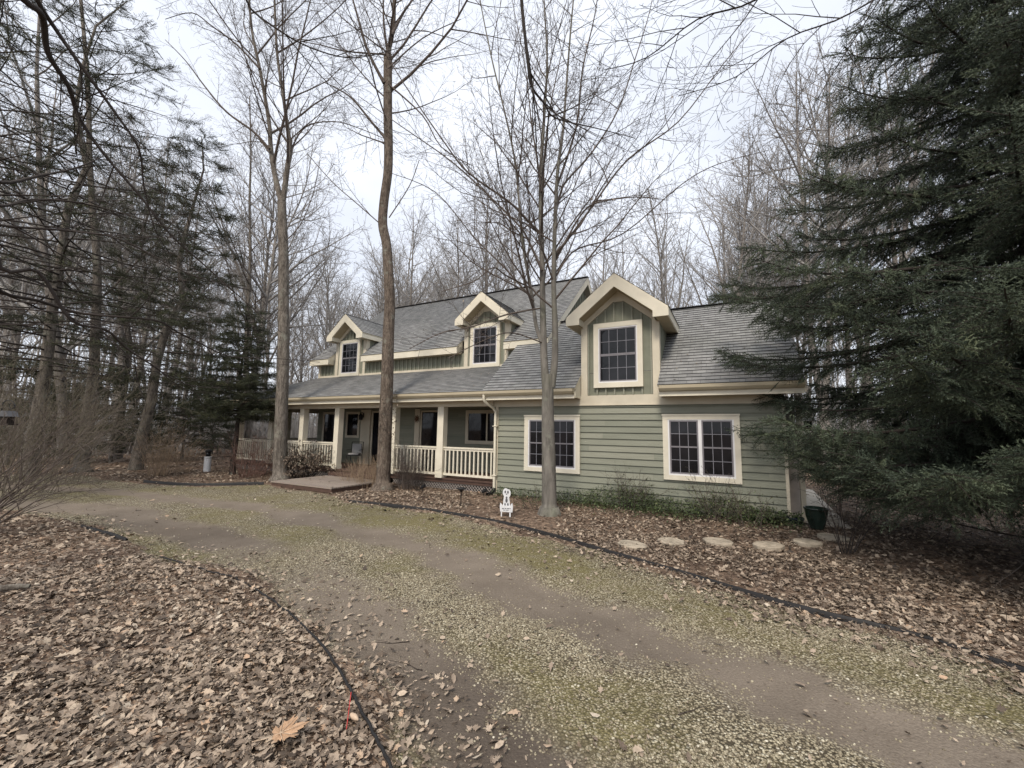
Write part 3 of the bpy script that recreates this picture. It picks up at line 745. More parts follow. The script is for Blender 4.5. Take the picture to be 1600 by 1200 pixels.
# porch: floor, posts, rails, lattice
mb = MB(); mb.box(-20.05, -7.07, -.06, 1.99, .27, .32, 0); mb.box(-20.05, -17.52, 1.99, 9.8, .27, .32, 0)
mb.box(-20.0, -7.08, -.03, .0, .18, .27, 0); part('porch_floor', mb, [M['darkwood']])
for u in (-19.95, -17.66, -15.70, -13.73, -11.0, -9.02):
    mb = MB(); mb.box(u - .115, u + .115, -.09, .13, .32, 2.50, 0); mb.box(u - .13, u + .13, -.105, .145, .32, .46, 0); part('porch_post', mb, [M['cream2']])
for n in (2.2, 4.5, 6.9, 9.6):
    mb = MB(); mb.box(-20.06, -19.84, n - .11, n + .11, .32, 2.50, 0); part('porch_post', mb, [M['cream2']])
def railing(a, b_, ax='u', fix_=0.0):
    mb = MB()
    def bx(p, q, w0, w1, z0, z1, m_=mb):
        if ax == 'u': m_.box(p, q, fix_ + w0, fix_ + w1, z0, z1)
        else: m_.box(fix_ + w0, fix_ + w1, p, q, z0, z1)
    bx(a, b_, -.05, .05, 1.215, 1.262); bx(a, b_, -.025, .025, 1.155, 1.215); bx(a, b_, -.03, .03, .40, .465)
    r = part('railing', mb, [M['cream2']])
    n = int(round((b_ - a) / .145))
    for k in range(n):
        x = a + (k + .5) * (b_ - a) / n; q = MB()
        bx(x - .021, x + .021, -.021, .021, .466, 1.154, q); q.build('baluster', [M['cream2']], r)
for a, b_ in ((-19.835, -17.775), (-17.545, -15.815), (-15.585, -13.845), (-10.885, -9.135), (-8.905, -7.12)): railing(a, b_)
for a, b_ in ((.15, 2.09), (2.31, 4.39), (4.61, 6.79), (7.01, 9.49)): railing(a, b_, 'n', -19.95)
def lattice(a, b_):
    mb = MB(); h = .185
    mb.box(a, b_, .10, .12, -.02, .26, 1)  # black sheet behind the slats stands in for shade under the porch
    x = a - h
    while x < b_:
        for s_, yy in ((1, .0), (-1, .012)):
            x0, x1 = (x, x + h) if s_ > 0 else (x + h, x)
            p = np.array((x0, yy, -.01)); q = np.array((x1, yy, .175))
            if min(x0, x1) >= a - .001 and max(x0, x1) <= b_ + .001: mb.bar(p, q, .010, .024, 0, up=(0, 1, 0))
        x += .10
    part('lattice', mb, [M['lattice'], M['dark']])
lattice(-20, -13.75); lattice(-11.0, -7.1)
# entry step
mb = MB(); mb.box(-13.6, -11.1, -.40, -.07, .13, .215, 0); part('entry_step', mb, [M['darkwood']])
# openings in the porch wall
def dark_opening(name, a, b_, z0, z1, casing=.10, mull=None, mat='dark', cz=None):
    mb = MB(); o = 1.93
    mb.box(a, a + casing, o, 1.985, z0, z1, 0); mb.box(b_ - casing, b_, o, 1.985, z0, z1, 0); mb.box(a + casing, b_ - casing, o, 1.985, z1 - casing, z1, 0)
    if z0 > .5: mb.box(a + casing, b_ - casing, o, 1.985, z0, z0 + casing, 0); zb = z0 + casing
    else: zb = z0
    if mull: mb.box(mull - .03, mull + .03, o, 1.985, zb, z1 - casing, 0)
    w = part(name, mb, [M['cream']])
    g = MB(); g.poly([(a + casing, 1.955, zb), (b_ - casing, 1.955, zb), (b_ - casing, 1.955, z1 - casing), (a + casing, 1.955, z1 - casing)], 0); g.build('pane', [M['glass']], w, fix=False)
    return w
dark_opening('porch_window', -9.45, -7.60, 1.30, 2.50, .12, mull=-8.55)
dark_opening('porch_window', -15.62, -14.80, 1.38, 2.48, .10)
dark_opening('porch_window', -17.1, -16.15, .95, 2.48, .10)
w = dark_opening('front_door', -14.10, -13.0, .32, 2.50, .07)
h_ = MB(); h_.lathe([(.005, 0), (.028, .01), (.03, .03), (.012, .05), (.004, .055)], 12, (-13.15, 1.93, 1.25)); h_.build('door_knob', [M['black']], w, smooth=True)
w = dark_opening('porch_door', -11.52, -10.55, .32, 2.50, .06)
h_ = MB(); h_.lathe([(.005, 0), (.028, .01), (.03, .03), (.012, .05), (.004, .055)], 12, (-10.7, 1.93, 1.25)); h_.build('door_knob', [M['black']], w, smooth=True)
mb = MB(); mb.box(-14.68, -14.15, 1.895, 1.98, .32, 2.56, 0); part('pilaster', mb, [M['cream']])
mb = MB(); mb.box(-11.80, -11.56, 1.92, 1.98, .32, 2.56, 0); part('pilaster', mb, [M['cream']])
# side bay beyond the garage corner: post, grey panel
mb = MB(); mb.box(.06, .25, .30, .34, .05, 2.5, 0); part('side_panel', mb, [M['lattice']])
mb = MB(); mb.box(.26, .35, .24, .36, -.02, 2.66, 0); part('side_post', mb, [M['cream']])
# downspout
mb = MB()
mb.tube([(-7.16, -.56, 2.80), (-7.16, -.56, 2.66), (-7.14, -.50, 2.58), (-7.06, -.20, 2.44), (-7.03, -.105, 2.34), (-7.03, -.10, 2.2), (-7.03, -.10, .16)], .042, 8)
mb.box(-7.10, -6.96, -.15, -.05, 1.9, 1.925); mb.box(-7.10, -6.96, -.15, -.05, .5, .525)
ds_ = part('downspout', mb, [M['cream2']], smooth=True)
mb = MB(); mb.tube([(-7.03, -.10, .16), (-7.03, -.12, .08), (-7.05, -.25, .03), (-7.06, -.42, .02)], .052, 8); mb.build('drain_elbow', [M['black']], ds_, smooth=True)
# wall lantern and ornament on the porch wall
def porch_lamp(u, z):
    t = empty('wall_lantern', tuple(H2W(u, 1.90, z)), HROT); tag(t, 'small black lantern on the cream pilaster beside the front door', 'lantern')
    mb = MB(); mb.lathe([(.06, 0), (.075, .02), (.085, .16), (.10, .17), (.03, .25), (.012, .30)], 8, (0, -.14, -.15)); mb.build('lantern_body', [M['black']], t)
    mb = MB(); mb.tube([(0, 0, .1), (0, -.05, .16), (0, -.12, .15)], .01, 6); mb.box(-.04, .04, -.012, .0, -.05, .14); mb.build('bracket', [M['black']], t)
    mb = MB(); mb.lathe([(.055, .02), (.066, .15)], 8, (0, -.14, -.15)); mb.build('glass', [M['glass']], t)
porch_lamp(-14.55, 2.28)
w = MB()
for k in range(9):
    a = 2 * pi * k / 9; w.tube([(0, -.02, 0), (.06 * cos(a), -.04, .06 * sin(a)), (.15 * cos(a), -.02, .15 * sin(a))], [.03, .022, .006], 6)
w = w.build('door_ornament', [M['wreath']], None, smooth=True); w.location = H2W(-11.68, 1.92, 2.18); w.rotation_euler = (0, 0, HROT)
tag(w, 'dried brown star-shaped ornament hung on the cream trim between the right porch openings', 'wreath')
# entry deck platform on the ground
t = empty('entry_deck', tuple(H2W(-12.3, -1.42, 0)), HROT); tag(t, 'low brown boarded platform in front of the porch steps', 'deck')
mb = MB(); mb.box(-1.38, 1.38, -1.0, 1.0, .085, .12, 0); mb.build('deck_boards', [M['deck']], t)
mb = MB(); mb.box(-1.36, 1.36, -.985, -.95, -.03, .085, 0); mb.box(-1.36, 1.36, .95, .985, -.03, .085, 0); mb.box(-1.36, -1.325, -.95, .95, -.03, .085, 0); mb.box(1.325, 1.36, -.95, .95, -.03, .085, 0); mb.build('deck_edge', [M['darkwood']], t)

# ------------------------------------------------------------------ trees
def vadd(a, b, k=1.0): return (a[0] + b[0] * k, a[1] + b[1] * k, a[2] + b[2] * k)
def vnorm(a):
    l = math.sqrt(a[0] ** 2 + a[1] ** 2 + a[2] ** 2) or 1; return (a[0] / l, a[1] / l, a[2] / l)
def deflect(d, ang, az):
    """direction at angle ang from d with azimuth az round it"""
    r = (0, 0, 1) if abs(d[2]) < .95 else (1, 0, 0)
    a = vnorm((d[1] * r[2] - d[2] * r[1], d[2] * r[0] - d[0] * r[2], d[0] * r[1] - d[1] * r[0]))
    b = (d[1] * a[2] - d[2] * a[1], d[2] * a[0] - d[0] * a[2], d[0] * a[1] - d[1] * a[0])
    c, s = cos(ang), sin(ang); ca, sa = cos(az), sin(az)
    return vnorm(tuple(d[i] * c + (a[i] * ca + b[i] * sa) * s for i in range(3)))
def along(pts, rad, t):
    x = t * (len(pts) - 1); i = min(int(x), len(pts) - 2); f = x - i
    p = tuple(pts[i][k] + (pts[i + 1][k] - pts[i][k]) * f for k in range(3))
    d = vnorm(tuple(pts[i + 1][k] - pts[i][k] for k in range(3)))
    return p, d, rad[i] + (rad[i + 1] - rad[i]) * f
def grow(out, rng, p, d, length, r, lvl, prm):
    n = prm['seg'][lvl]; st = length / n; pts = [p]; rad = [r]; w = prm['wob'][lvl]; tr_ = prm['trop'][lvl]; tip = prm['tip']
    for i in range(n):
        d = vnorm((d[0] + rng.gauss(0, w), d[1] + rng.gauss(0, w), d[2] + rng.gauss(0, w) + tr_))
        p = vadd(p, d, st); pts.append(p); rad.append(max(tip, r * (1 - (i + 1) / n * .88)))
    out.append((pts, rad, lvl)); kids(out, rng, pts, rad, length, lvl, prm)
def kids(out, rng, pts, rad, length, lvl, prm, t0=None, cnt=None):
    if lvl >= prm['max']: return
    k = prm['n'][lvl] if cnt is None else cnt
    k = int(k * rng.uniform(.8, 1.2) * (1 if lvl == 0 or cnt else min(1.3, length / prm['ref'][lvl]))) 
    a0 = rng.uniform(0, 6.28); tm = prm['t0'][lvl] if t0 is None else t0
    for j in range(k):
        t = tm + (1 - tm) * ((j + rng.random()) / k) ** .9
        q, dd, rr = along(pts, rad, min(t, .995))
        ang = radians(prm['ang'][lvl]) * rng.uniform(.7, 1.25); az = a0 + j * 2.4 + rng.uniform(-.4, .4)
        nl = length * prm['len'][lvl] * rng.uniform(.55, 1.15) * (1.08 - .72 * (t - tm) / (1 - tm + 1e-6))
        nd = deflect(dd, ang, az)
        grow(out, rng, q, nd, nl, max(prm['tip'], min(rr * .72, nl * prm['rl'])), lvl + 1, prm)
def to_mesh(out, levels, sides, name, mat, parent, lift=None):
    sets = []
    for lv in levels:
        sets.append(([(p, r) for p, r, l in out if l == lv], sides[lv]))
    V, Q = merge_tubes(sets)
    return mesh_np(name, V, Q, mat, parent)
PF = dict(max=3, seg=[9, 7, 5, 3], wob=[.045, .09, .13, .16], trop=[.03, .10, .05, .02], n=[24, 12, 8, 0], t0=[.30, .18, .15, 0], ang=[48, 42, 45, 40],
          len=[.38, .46, .46, .4], ref=[1, 5.0, 1.6, 1], rl=.011, tip=.0075)
# far wood prototypes, each a thing with a trunk and a crown, then copied
protos = []
for i in range(8):
    rng = random.Random(100 + i); out = []; prm = dict(PF)
    prm['ang'] = [rng.choice([32, 40, 50, 58]), 42, 45, 40]; prm['t0'] = [rng.uniform(.2, .45), .18, .12, 0]
    H_ = rng.uniform(15, 21)
    grow(out, rng, (0, 0, -.1), vnorm((rng.gauss(0, .04), rng.gauss(0, .04), 1)), H_, H_ * .0095, 0, prm)
    if i % 2 == 0:  # forked
        p, d, r = along(out[0][0], out[0][1], .35); grow(out, rng, p, deflect(d, radians(16), rng.uniform(0, 6)), H_ * .58, r * .8, 0, dict(prm, t0=[.1, .2, .15, 0], n=[16, 10, 7, 0]))
    protos.append(out)
pm = []
for i, out in enumerate(protos):
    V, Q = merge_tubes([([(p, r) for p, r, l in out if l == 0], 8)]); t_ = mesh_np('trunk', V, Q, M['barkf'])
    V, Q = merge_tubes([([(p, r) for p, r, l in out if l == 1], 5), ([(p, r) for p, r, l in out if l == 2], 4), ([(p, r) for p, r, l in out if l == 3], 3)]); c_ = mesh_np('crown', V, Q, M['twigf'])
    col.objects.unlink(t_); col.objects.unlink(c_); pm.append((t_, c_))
rng = random.Random(5)
ZONES = {
 'left': ('bare grey tree of the wood far left of the porch, beyond the driveway bend', 'bare trees in the wood left of the house'),
 'mid': ('tall bare grey tree in the wood behind the long porch and its two small dormers', 'bare trees in the wood behind the porch half of the house'),
 'ridge': ('tall bare grey tree rising in the wood behind the garage wing roof', 'bare trees in the wood behind the garage wing'),
 'right': ('bare grey tree in the wood behind the big spruce at the right', 'bare trees in the wood behind the spruce')}
def house_clear(x, y):
    q = np.array([x, y, 0]) - OH; u, n = q @ UH, q @ NH
    return not (-23 < u < 3 and -3 < n < 13)
LAND = [(-60, -44, 'far left edge pines'), (-44, -38, 'pale trunk at the left'), (-38, -33, 'leaning pine'), (-33, -28, 'small evergreen and forked tree'), (-28, -22, 'left end of the porch roof'),
        (-22, -15, 'leftmost small dormer'), (-15, -8, 'middle of the long upper roof'), (-8, 0, 'right small dormer'), (0, 8, 'young many-stemmed tree'), (8, 17, 'big front dormer'), (17, 27, 'garage wing ridge'), (27, 37, 'left half of the spruce'), (37, 62, 'trunk side of the spruce')]
FT = []
def far_tree(x, y, k, s, rz, label=None, group=None, gz=0):
    ang = math.degrees(math.atan2(x, y)); D = math.hypot(x, y)
    nm_ = [n_ for a_, b_, n_ in LAND if a_ <= ang < b_][0]
    dp = 'nearer' if D < 32 else 'distant' if D < 50 else 'farthest'
    lb = '%s bare grey wood tree seen behind the %s' % (dp, nm_)
    t = empty('bare_tree', (x, y, gz), rz); t.scale = (s, s, s)
    tag(t, label or lb, 'tree', 'bare wood trees, ' + dp + ', behind the ' + nm_); FT.append((ang, dp, nm_, t))
    for m_ in pm[k]:
        c = m_.copy(); col.objects.link(c); c.parent = t
    return t
cnt = 0; placed = []
# a few chosen ones where the photograph shows clear trunks, then the fill
for px, Y, k, s in [(390, 27, 0, 1.0), (520, 27, 2, .8), (505, 38, 5, .95), (1158, 26, 2, 1.2), (1000, 27, 4, .72), (1120, 33, 6, .95), (1210, 30, 1, 1.1), (1300, 24, 3, 1.4), (1375, 26, 1, 1.5), (680, 40, 0, .8), (66, 24, 5, 1.05), (335, 34, 1, .8), (930, 35, 7, .75), (1060, 29, 0, .72)]:
    q = PD(px, 650, Y); far_tree(q[0], q[1], k, s, rng.uniform(0, 6.28)); placed.append((q[0], q[1]))
tries = 0
while cnt < 92 and tries < 6000:
    tries += 1
    a = radians(rng.uniform(-56, 56)); D = rng.uniform(19, 62) if rng.random() < .75 else rng.uniform(55, 80)
    x, y = D * sin(a) * 1.05, D * cos(a)
    if y < 15.5 or (a < radians(-33) and D < 24) or not house_clear(x, y): continue
    if any((x - u) ** 2 + (y - v) ** 2 < (4.2 if D < 40 else 3.0) for u, v in placed): continue
    deg = math.degrees(a)
    if 3 < deg < 26 and rng.random() < .55: continue
    if (deg < -28 or deg > 26) and rng.random() < .42: continue
    s = rng.uniform(.85, 1.15) if -28 < deg < 20 else rng.uniform(.95, 1.3)
    if D > 45: s *= 1.15
    placed.append((x, y)); far_tree(x, y, rng.randrange(8), s, rng.uniform(0, 6.28), gz=max(0, (D - 60) * .004)); cnt += 1
ORD = ['leftmost', 'second from left', 'third from left', 'fourth from left', 'fifth from left', 'sixth from left', 'seventh from left', 'eighth from left', 'ninth from left', 'tenth from left', 'eleventh from left', 'twelfth from left']
keys = {}
for a_, dp, nm_, t_ in FT: keys.setdefault((dp, nm_), []).append((a_, t_))
for (dp, nm_), L_ in keys.items():
    L_.sort(key=lambda z: z[0])
    if len(L_) > 1:
        for i_, (a_, t_) in enumerate(L_): t_['label'] = '%s bare tree, %s of %d behind the %s' % (dp, ORD[min(i_, 11)], len(L_), nm_)
# the solid distance: one mass of thin stems and brush
rng = random.Random(77); out = []
for i in range(850):
    a = radians(rng.uniform(-62, 62)); D = rng.uniform(70, 130); x, y = D * sin(a), D * cos(a); H_ = rng.uniform(9, 19)
    p = (x, y, -.2); d = vnorm((rng.gauss(0, .05), rng.gauss(0, .05), 1)); pts = [p]; rad = [H_ * .010]
    for s_ in range(4): p = vadd(p, d, H_ / 4); d = vnorm(vadd(d, (rng.gauss(0, .08), rng.gauss(0, .08), 0))); pts.append(p); rad.append(H_ * .010 * (1 - s_ * .23))
    out.append((pts, rad, 0))
    for j in range(15):
        q, dd, rr = along(pts, rad, rng.uniform(.08, 1)); d2 = deflect((0, 0, 1), radians(rng.uniform(25, 60)), rng.uniform(0, 6.28)); l = rng.uniform(1.5, 4.5)
        out.append(([q, vadd(q, d2, l * .5), vadd(vadd(q, d2, l), (0, 0, l * .15))], [.045, .03, .015], 1))
for i in range(3200):   # brush
    a = radians(rng.uniform(-62, 62)); D = rng.uniform(32, 110); x, y = D * sin(a), D * cos(a)
    if not house_clear(x, y): continue
    h_ = rng.uniform(.8, 3.4) * (1 + D / 90); 
    for j in range(4):
        d = vnorm((rng.gauss(0, .35), rng.gauss(0, .35), 1)); q = (x + rng.gauss(0, .6), y + rng.gauss(0, .6), 0)
        out.append(([q, vadd(q, d, h_ * .5), vadd(vadd(q, d, h_), (rng.gauss(0, .3), 0, 0))], [.02 + D * .0003, .014 + D * .00025, .008], 2))
V, Q = merge_tubes([([(p, r) for p, r, l in out if l == k], 3) for k in (0, 1, 2)])
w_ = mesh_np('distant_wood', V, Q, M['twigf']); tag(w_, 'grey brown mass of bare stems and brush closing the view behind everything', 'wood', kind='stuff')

# near trees with traced stems
def px_line(L, Y, ys=0.0):
    return [tuple(PD(x, y, Y + ys * i / max(1, len(L) - 1))) for i, (x, y) in enumerate(L)]
def stem(out, pts, r0, r1, lvl=0, n=4):
    P = [tuple(p) for p in smooth_line(pts, n)]; k = len(P)
    R = [r0 + (r1 - r0) * (i / (k - 1)) ** .9 for i in range(k)]
    out.append((P, R, lvl)); return P, R
def plen(P): return sum(math.dist(P[i], P[i + 1]) for i in range(len(P) - 1))
def flare(out, base, r):
    # root flare at the foot
    P, R, l = out[0]; P[0] = (P[0][0], P[0][1], -.08); r = R[0]
    q = [(P[0][0], P[0][1], z) for z in (.05, .16)]; P[1:1] = q; R[0] = r * 1.75; R[1:1] = [r * 1.42, r * 1.18]
PN = dict(max=4, seg=[9, 8, 6, 5, 3], wob=[.03, .06, .09, .12, .15], trop=[.0, .05, .03, .01, 0], n=[14, 12, 8, 5, 0], t0=[.3, .15, .12, .1, 0], ang=[45, 42, 44, 44, 40],
          len=[.42, .42, .45, .45, .4], ref=[1, 3.0, 1.3, .6, 1], rl=.0062, tip=.0027)
def finish_tree(name, out, label, cat, mats, base, trunk_levels=(0,), sides=(12, 7, 5, 4, 3), extra=None):
    t = empty(name, tuple(base)); tag(t, label, cat)
    b3 = np.array(base)
    def mk(lv, nm, mat):
        V, Q = merge_tubes([([(p, r) for p, r, l in out if l == k], sides[k]) for k in lv])
        if len(V): return mesh_np(nm, V - b3, Q, mat, t)
    tk = mk(trunk_levels, 'trunk', mats[0]); cr_ = mk([k for k in range(5) if k not in trunk_levels], 'crown', mats[1])
    return t, cr_
# tree with a fork, left of the entry deck
Y1 = 14.34; out = []; rng = random.Random(21)
stem(out, px_line([(437, 750), (438, 700), (440, 640), (443, 560), (443, 480), (443, 400), (441, 345), (440, 315)], Y1), .225, .145); flare(out, 0, 0)
lf = stem(out, px_line([(441, 322), (429, 271), (423, 229), (420, 188), (406, 108), (394, 50), (388, -20), (380, -140), (372, -250)], Y1, .8), .105, .018)
rt = stem(out, px_line([(441, 322), (448, 271), (453, 229), (450, 204), (442, 146), (433, 83), (429, 0), (425, -100), (430, -230)], Y1, -.6), .10, .018)
for s_ in (lf, rt): kids(out, rng, s_[0], s_[1], plen(s_[0]), 0, PN, .12, 22)
for L_, r_ in (([(421, 233), (395, 205), (354, 175), (320, 135), (290, 95), (258, 62)], .05), ([(448, 250), (475, 200), (520, 190), (560, 200), (620, 225)], .03), ([(443, 380), (470, 350), (490, 300), (500, 250)], .02), ([(406, 108), (370, 70), (330, 40), (300, 20), (258, 30)], .04), ([(433, 83), (470, 60), (520, 20), (560, -20)], .035)):
    P, R = stem(out, px_line(L_, Y1, rng.uniform(-1, 1)), r_, .01, 1); kids(out, rng, P, R, plen(P), 1, PN, .15, 9)
finish_tree('forked_tree', out, 'tall grey tree left of the entry deck whose trunk forks in two high up', 'tree', (M['bark'], M['twig']), G(437, 750))
# straight dark trunk in front of the porch
Y2 = 12.78; out = []; rng = random.Random(22)
tr_pts = px_line([(598, 764), (600, 720), (603, 640), (605, 590), (607, 520), (609, 477), (607, 427), (604, 382), (598, 351), (600, 315), (606, 270), (607, 225), (606, 180), (606, 112), (607, 81), (614, 45), (616, 0), (618, -90), (622, -220)], Y2, .6)
t2 = stem(out, tr_pts, .225, .05); flare(out, 0, 0); 
for i in range(len(out[0][1])): out[0][1][i] = max(out[0][1][i], .15 if i < 58 else .05)
kids(out, rng, t2[0], t2[1], plen(t2[0]) * .8, 0, PN, .62, 20)
for L_, r_ in (([(604, 218), (580, 190), (553, 157), (530, 140), (505, 128)], .05), ([(600, 130), (575, 80), (560, 30), (545, -30), (535, -120)], .06), ([(607, 90), (600, 40), (598, -20), (590, -120)], .05), ([(612, 55), (630, 20), (650, -10), (670, -60)], .06), ([(603, 85), (540, 80), (500, 70), (470, 65)], .03), ([(603, 110), (660, 60), (720, 30)], .03), ([(608, 340), (640, 290), (655, 250)], .02), ([(600, 355), (560, 320), (520, 285), (480, 240)], .02), ([(605, 130), (660, 180), (690, 230), (740, 260)], .03)):
    P, R = stem(out, px_line(L_, Y2 + .3, rng.uniform(-1.2, 1.2)), r_, .012, 1); kids(out, rng, P, R, plen(P), 1, PN, .12, 9)
tt2, _ = finish_tree('porch_tree', out, 'tall brown tree with a single slightly bent trunk rising in front of the porch steps', 'tree', (M['bark2'], M['twig']), G(598, 764))
# sprouts and clinging leaves on its trunk
r_ = np.random.RandomState(8); z_ = r_.uniform(1.35, 2.9, 260); a_ = r_.uniform(0, 6.28, 260); q_ = np.column_stack([.20 * np.cos(a_) + .08 * z_ / 3, .20 * np.sin(a_), z_]) + r_.normal(0, .03, (260, 3))
LT0 = np.array([(0, 0, 0), (.35, .22, .05), (1, .12, -.05), (.9, -.1, -.05), (.35, -.25, .06)])
V, F_, t_ = scatter(LT0, np.array([[0, 1, 2, 3, 4]]), q_, rotz(r_.rand(260) * 6.28) @ roty(r_.uniform(-.8, 1.4, 260)), r_.uniform(.04, .09, 260), r_.uniform(0, .6, 260)); mesh_np('trunk_sprouts', V, F_, M['litter'], tt2, tone=t_, smooth=False)
# many-stemmed young tree in front of the garage windows
Y3 = 9.31; out = []; rng = random.Random(23)
stem(out, px_line([(858, 803), (858, 760), (857, 700), (856, 650), (856, 610), (857, 585)], Y3), .175, .12); flare(out, 0, 0)
A = stem(out, px_line([(853, 605), (850, 560), (849, 520), (848, 477), (847, 405), (845, 337), (845, 270), (849, 202), (851, 171), (855, 90), (850, 0), (846, -110)], Y3, .4), .095, .012)
B = stem(out, px_line([(862, 605), (867, 560), (867, 500), (866, 477), (865, 427), (867, 360), (871, 270), (880, 202), (886, 120), (894, 20), (905, -90)], Y3, -.3), .085, .012)
Cc = stem(out, px_line([(852, 560), (846, 535), (838, 510), (834, 484), (829, 450), (817, 382), (811, 315), (804, 247), (785, 160), (768, 90), (750, 0), (735, -90)], Y3, .5), .055, .01)
for s_ in (A, B, Cc): kids(out, rng, s_[0], s_[1], plen(s_[0]) * .85, 0, dict(PN, wob=[.03, .08, .12, .14, .17]), .25, 21)
limbs = [([(847, 423), (830, 385), (813, 355), (768, 310), (705, 252), (628, 198), (560, 150)], .035, .3), ([(843, 364), (820, 340), (795, 315), (732, 270), (696, 225), (628, 126), (590, 60)], .035, -.6), ([(862, 418), (885, 375), (907, 337), (930, 318), (990, 308), (1040, 312)], .03, -.4),
         ([(866, 337), (875, 305), (885, 283), (925, 238), (966, 171), (993, 90), (1015, 18), (1030, -60)], .035, .5), ([(864, 440), (885, 405), (907, 387), (975, 364), (1065, 288), (1123, 256), (1200, 235)], .025, .2), ([(846, 300), (838, 240), (830, 190), (820, 100), (800, 0)], .03, .3),
         ([(867, 300), (900, 200), (910, 110), (930, 20), (940, -60)], .03, -.5), ([(829, 450), (790, 430), (770, 418), (740, 440), (690, 455)], .02, -.8), ([(846, 535), (800, 520), (760, 530), (700, 560)], .016, -.9), ([(843, 482), (790, 492), (740, 510), (690, 520), (640, 545)], .022, -.7),
         ([(868, 400), (920, 330), (980, 250), (1060, 190), (1130, 100), (1180, 40)], .03, .1), ([(834, 470), (790, 420), (740, 370), (680, 300), (610, 270)], .025, .5)]
for L_, r_, ys in limbs:
    P, R = stem(out, px_line(L_, Y3, ys * 2), r_, .007, 1, 4); kids(out, rng, P, R, plen(P), 1, dict(PN, trop=[0, .03, .03, .01, 0], wob=[.03, .08, .12, .14, .17]), .12, 10)
t3, crown3 = finish_tree('young_tree', out, 'smooth grey many-stemmed young tree standing right in front of the garage wing siding', 'tree', (M['bark3'], M['twig']), G(858, 803))
# dry leaves still hanging in it
LT = np.array([(0, 0, 0), (.35, .22, .05), (1, .12, -.05), (.9, -.1, -.05), (.35, -.25, .06)]); LF = np.array([[0, 1, 2, 3, 4]])
tips = [p[-1] for p, r, l in out if l >= 3]; r_ = np.random.RandomState(4)
sel = [tips[i] for i in r_.choice(len(tips), 90, replace=False)]
cl = PD(945, 312, Y3 - .5); sel += [tuple(cl + r_.normal(0, .18, 3)) for _ in range(22)]
pos = np.array(sel) - np.array(G(858, 803)); K = len(pos)
rot = rotz(r_.rand(K) * 6.28) @ roty(r_.uniform(.6, 1.9, K)) @ rotx(r_.rand(K) * 6)
V, F_, t_ = scatter(LT, LF, pos, rot, r_.uniform(.04, .075, K), r_.uniform(.2, .8, K))
mesh_np('hanging_leaf_clumps', V, F_, M['litter'], crown3, tone=t_, smooth=False)
# leaning trunks at the left edge of the drive
def lean_tree(name, L_, Y, r0, r1, label, mats, seed, top, n=14, t0=.45):
    out = []; rng = random.Random(seed)
    P, R = stem(out, px_line(L_, Y, .5), r0, r1); flare(out, 0, 0)
    kids(out, rng, P, R, plen(P) * .7, 0, PN, t0, n)
    return finish_tree(name, out, label, 'tree', mats, G(*L_[0]))
lean_tree('bare_tree', [(126, 737), (132, 695), (138, 650), (144, 605), (147, 572), (150, 500), (152, 420), (146, 340), (140, 250), (138, 150), (130, 40), (120, -60)], 15.8, .24, .05, 'pale straight trunk beside the far end of the drive, left of the leaning pine', (M['bark'], M['twig']), 31, 0, 18, .4)
lean_tree('bare_tree', [(388, 720), (386, 640), (385, 560), (388, 470), (391, 400), (390, 312), (392, 240), (390, 150)], 24, .17, .03, 'slim bare tree standing behind the small evergreen left of the porch', (M['bark'], M['twig']), 33, 0, 20, .3)

# ------------------------------------------------------------------ conifers
def needle_spray(rs_, L_=.34, twigs=9, needles=13, nl=.024, nw=.0045):
    """a flat-ish spruce branchlet along +x: axis, side twigs, needles; returns needle tris and twig tubes"""
    V = []; F = []; tubes = [([(0, 0, 0), (L_ * .5, 0, .004), (L_, 0, -.01)], [.004, .003, .0015])]
    segs = [((0.02, 0, 0), (L_, 0, -.01))]
    for k in range(twigs):
        t = .1 + .8 * k / twigs; s_ = -1 if k % 2 else 1; l = L_ * (.48 - .32 * t); a = radians(rs_.uniform(38, 58)); p = (L_ * t, 0, 0)
        q = (p[0] + l * cos(a), s_ * l * sin(a), rs_.uniform(-.03, .01)); segs.append((p, q)); tubes.append(([p, tuple((np.array(p) + q) / 2), q], [.0025, .002, .001]))
    for p, q in segs:
        p = np.array(p); q = np.array(q); d = q - p; ln = np.linalg.norm(d); d = d / ln
        a = np.cross(d, (0, 0, 1)); a /= np.linalg.norm(a); b_ = np.cross(a, d); n = max(5, int(needles * ln / .12))
        for i in range(n):
            c = p + d * ln * (i + rs_.rand()) / n; az = rs_.rand() * 6.28; o = a * cos(az) + b_ * sin(az); e = (d * .75 + o * .8); e /= np.linalg.norm(e); sd__ = np.cross(e, o); sd__ /= np.linalg.norm(sd__) + 1e-9
            k = len(V); V += [c - sd__ * nw / 2, c + sd__ * nw / 2, c + e * nl * rs_.uniform(.8, 1.2)]; F.append((k, k + 1, k + 2))
    return np.array(V), np.array(F), tubes
rsn = np.random.RandomState(3)
SPR = [needle_spray(rsn, .30, 8, 15, .025, .0085) for _ in range(3)]
def frame_from(d, up=(0, 0, 1)):
    d = d / np.linalg.norm(d, axis=1, keepdims=True); u = np.broadcast_to(np.array(up, float), d.shape); y = np.cross(u, d); y /= np.linalg.norm(y, axis=1, keepdims=True) + 1e-9; z = np.cross(d, y)
    return np.stack([d, y, z], -1)
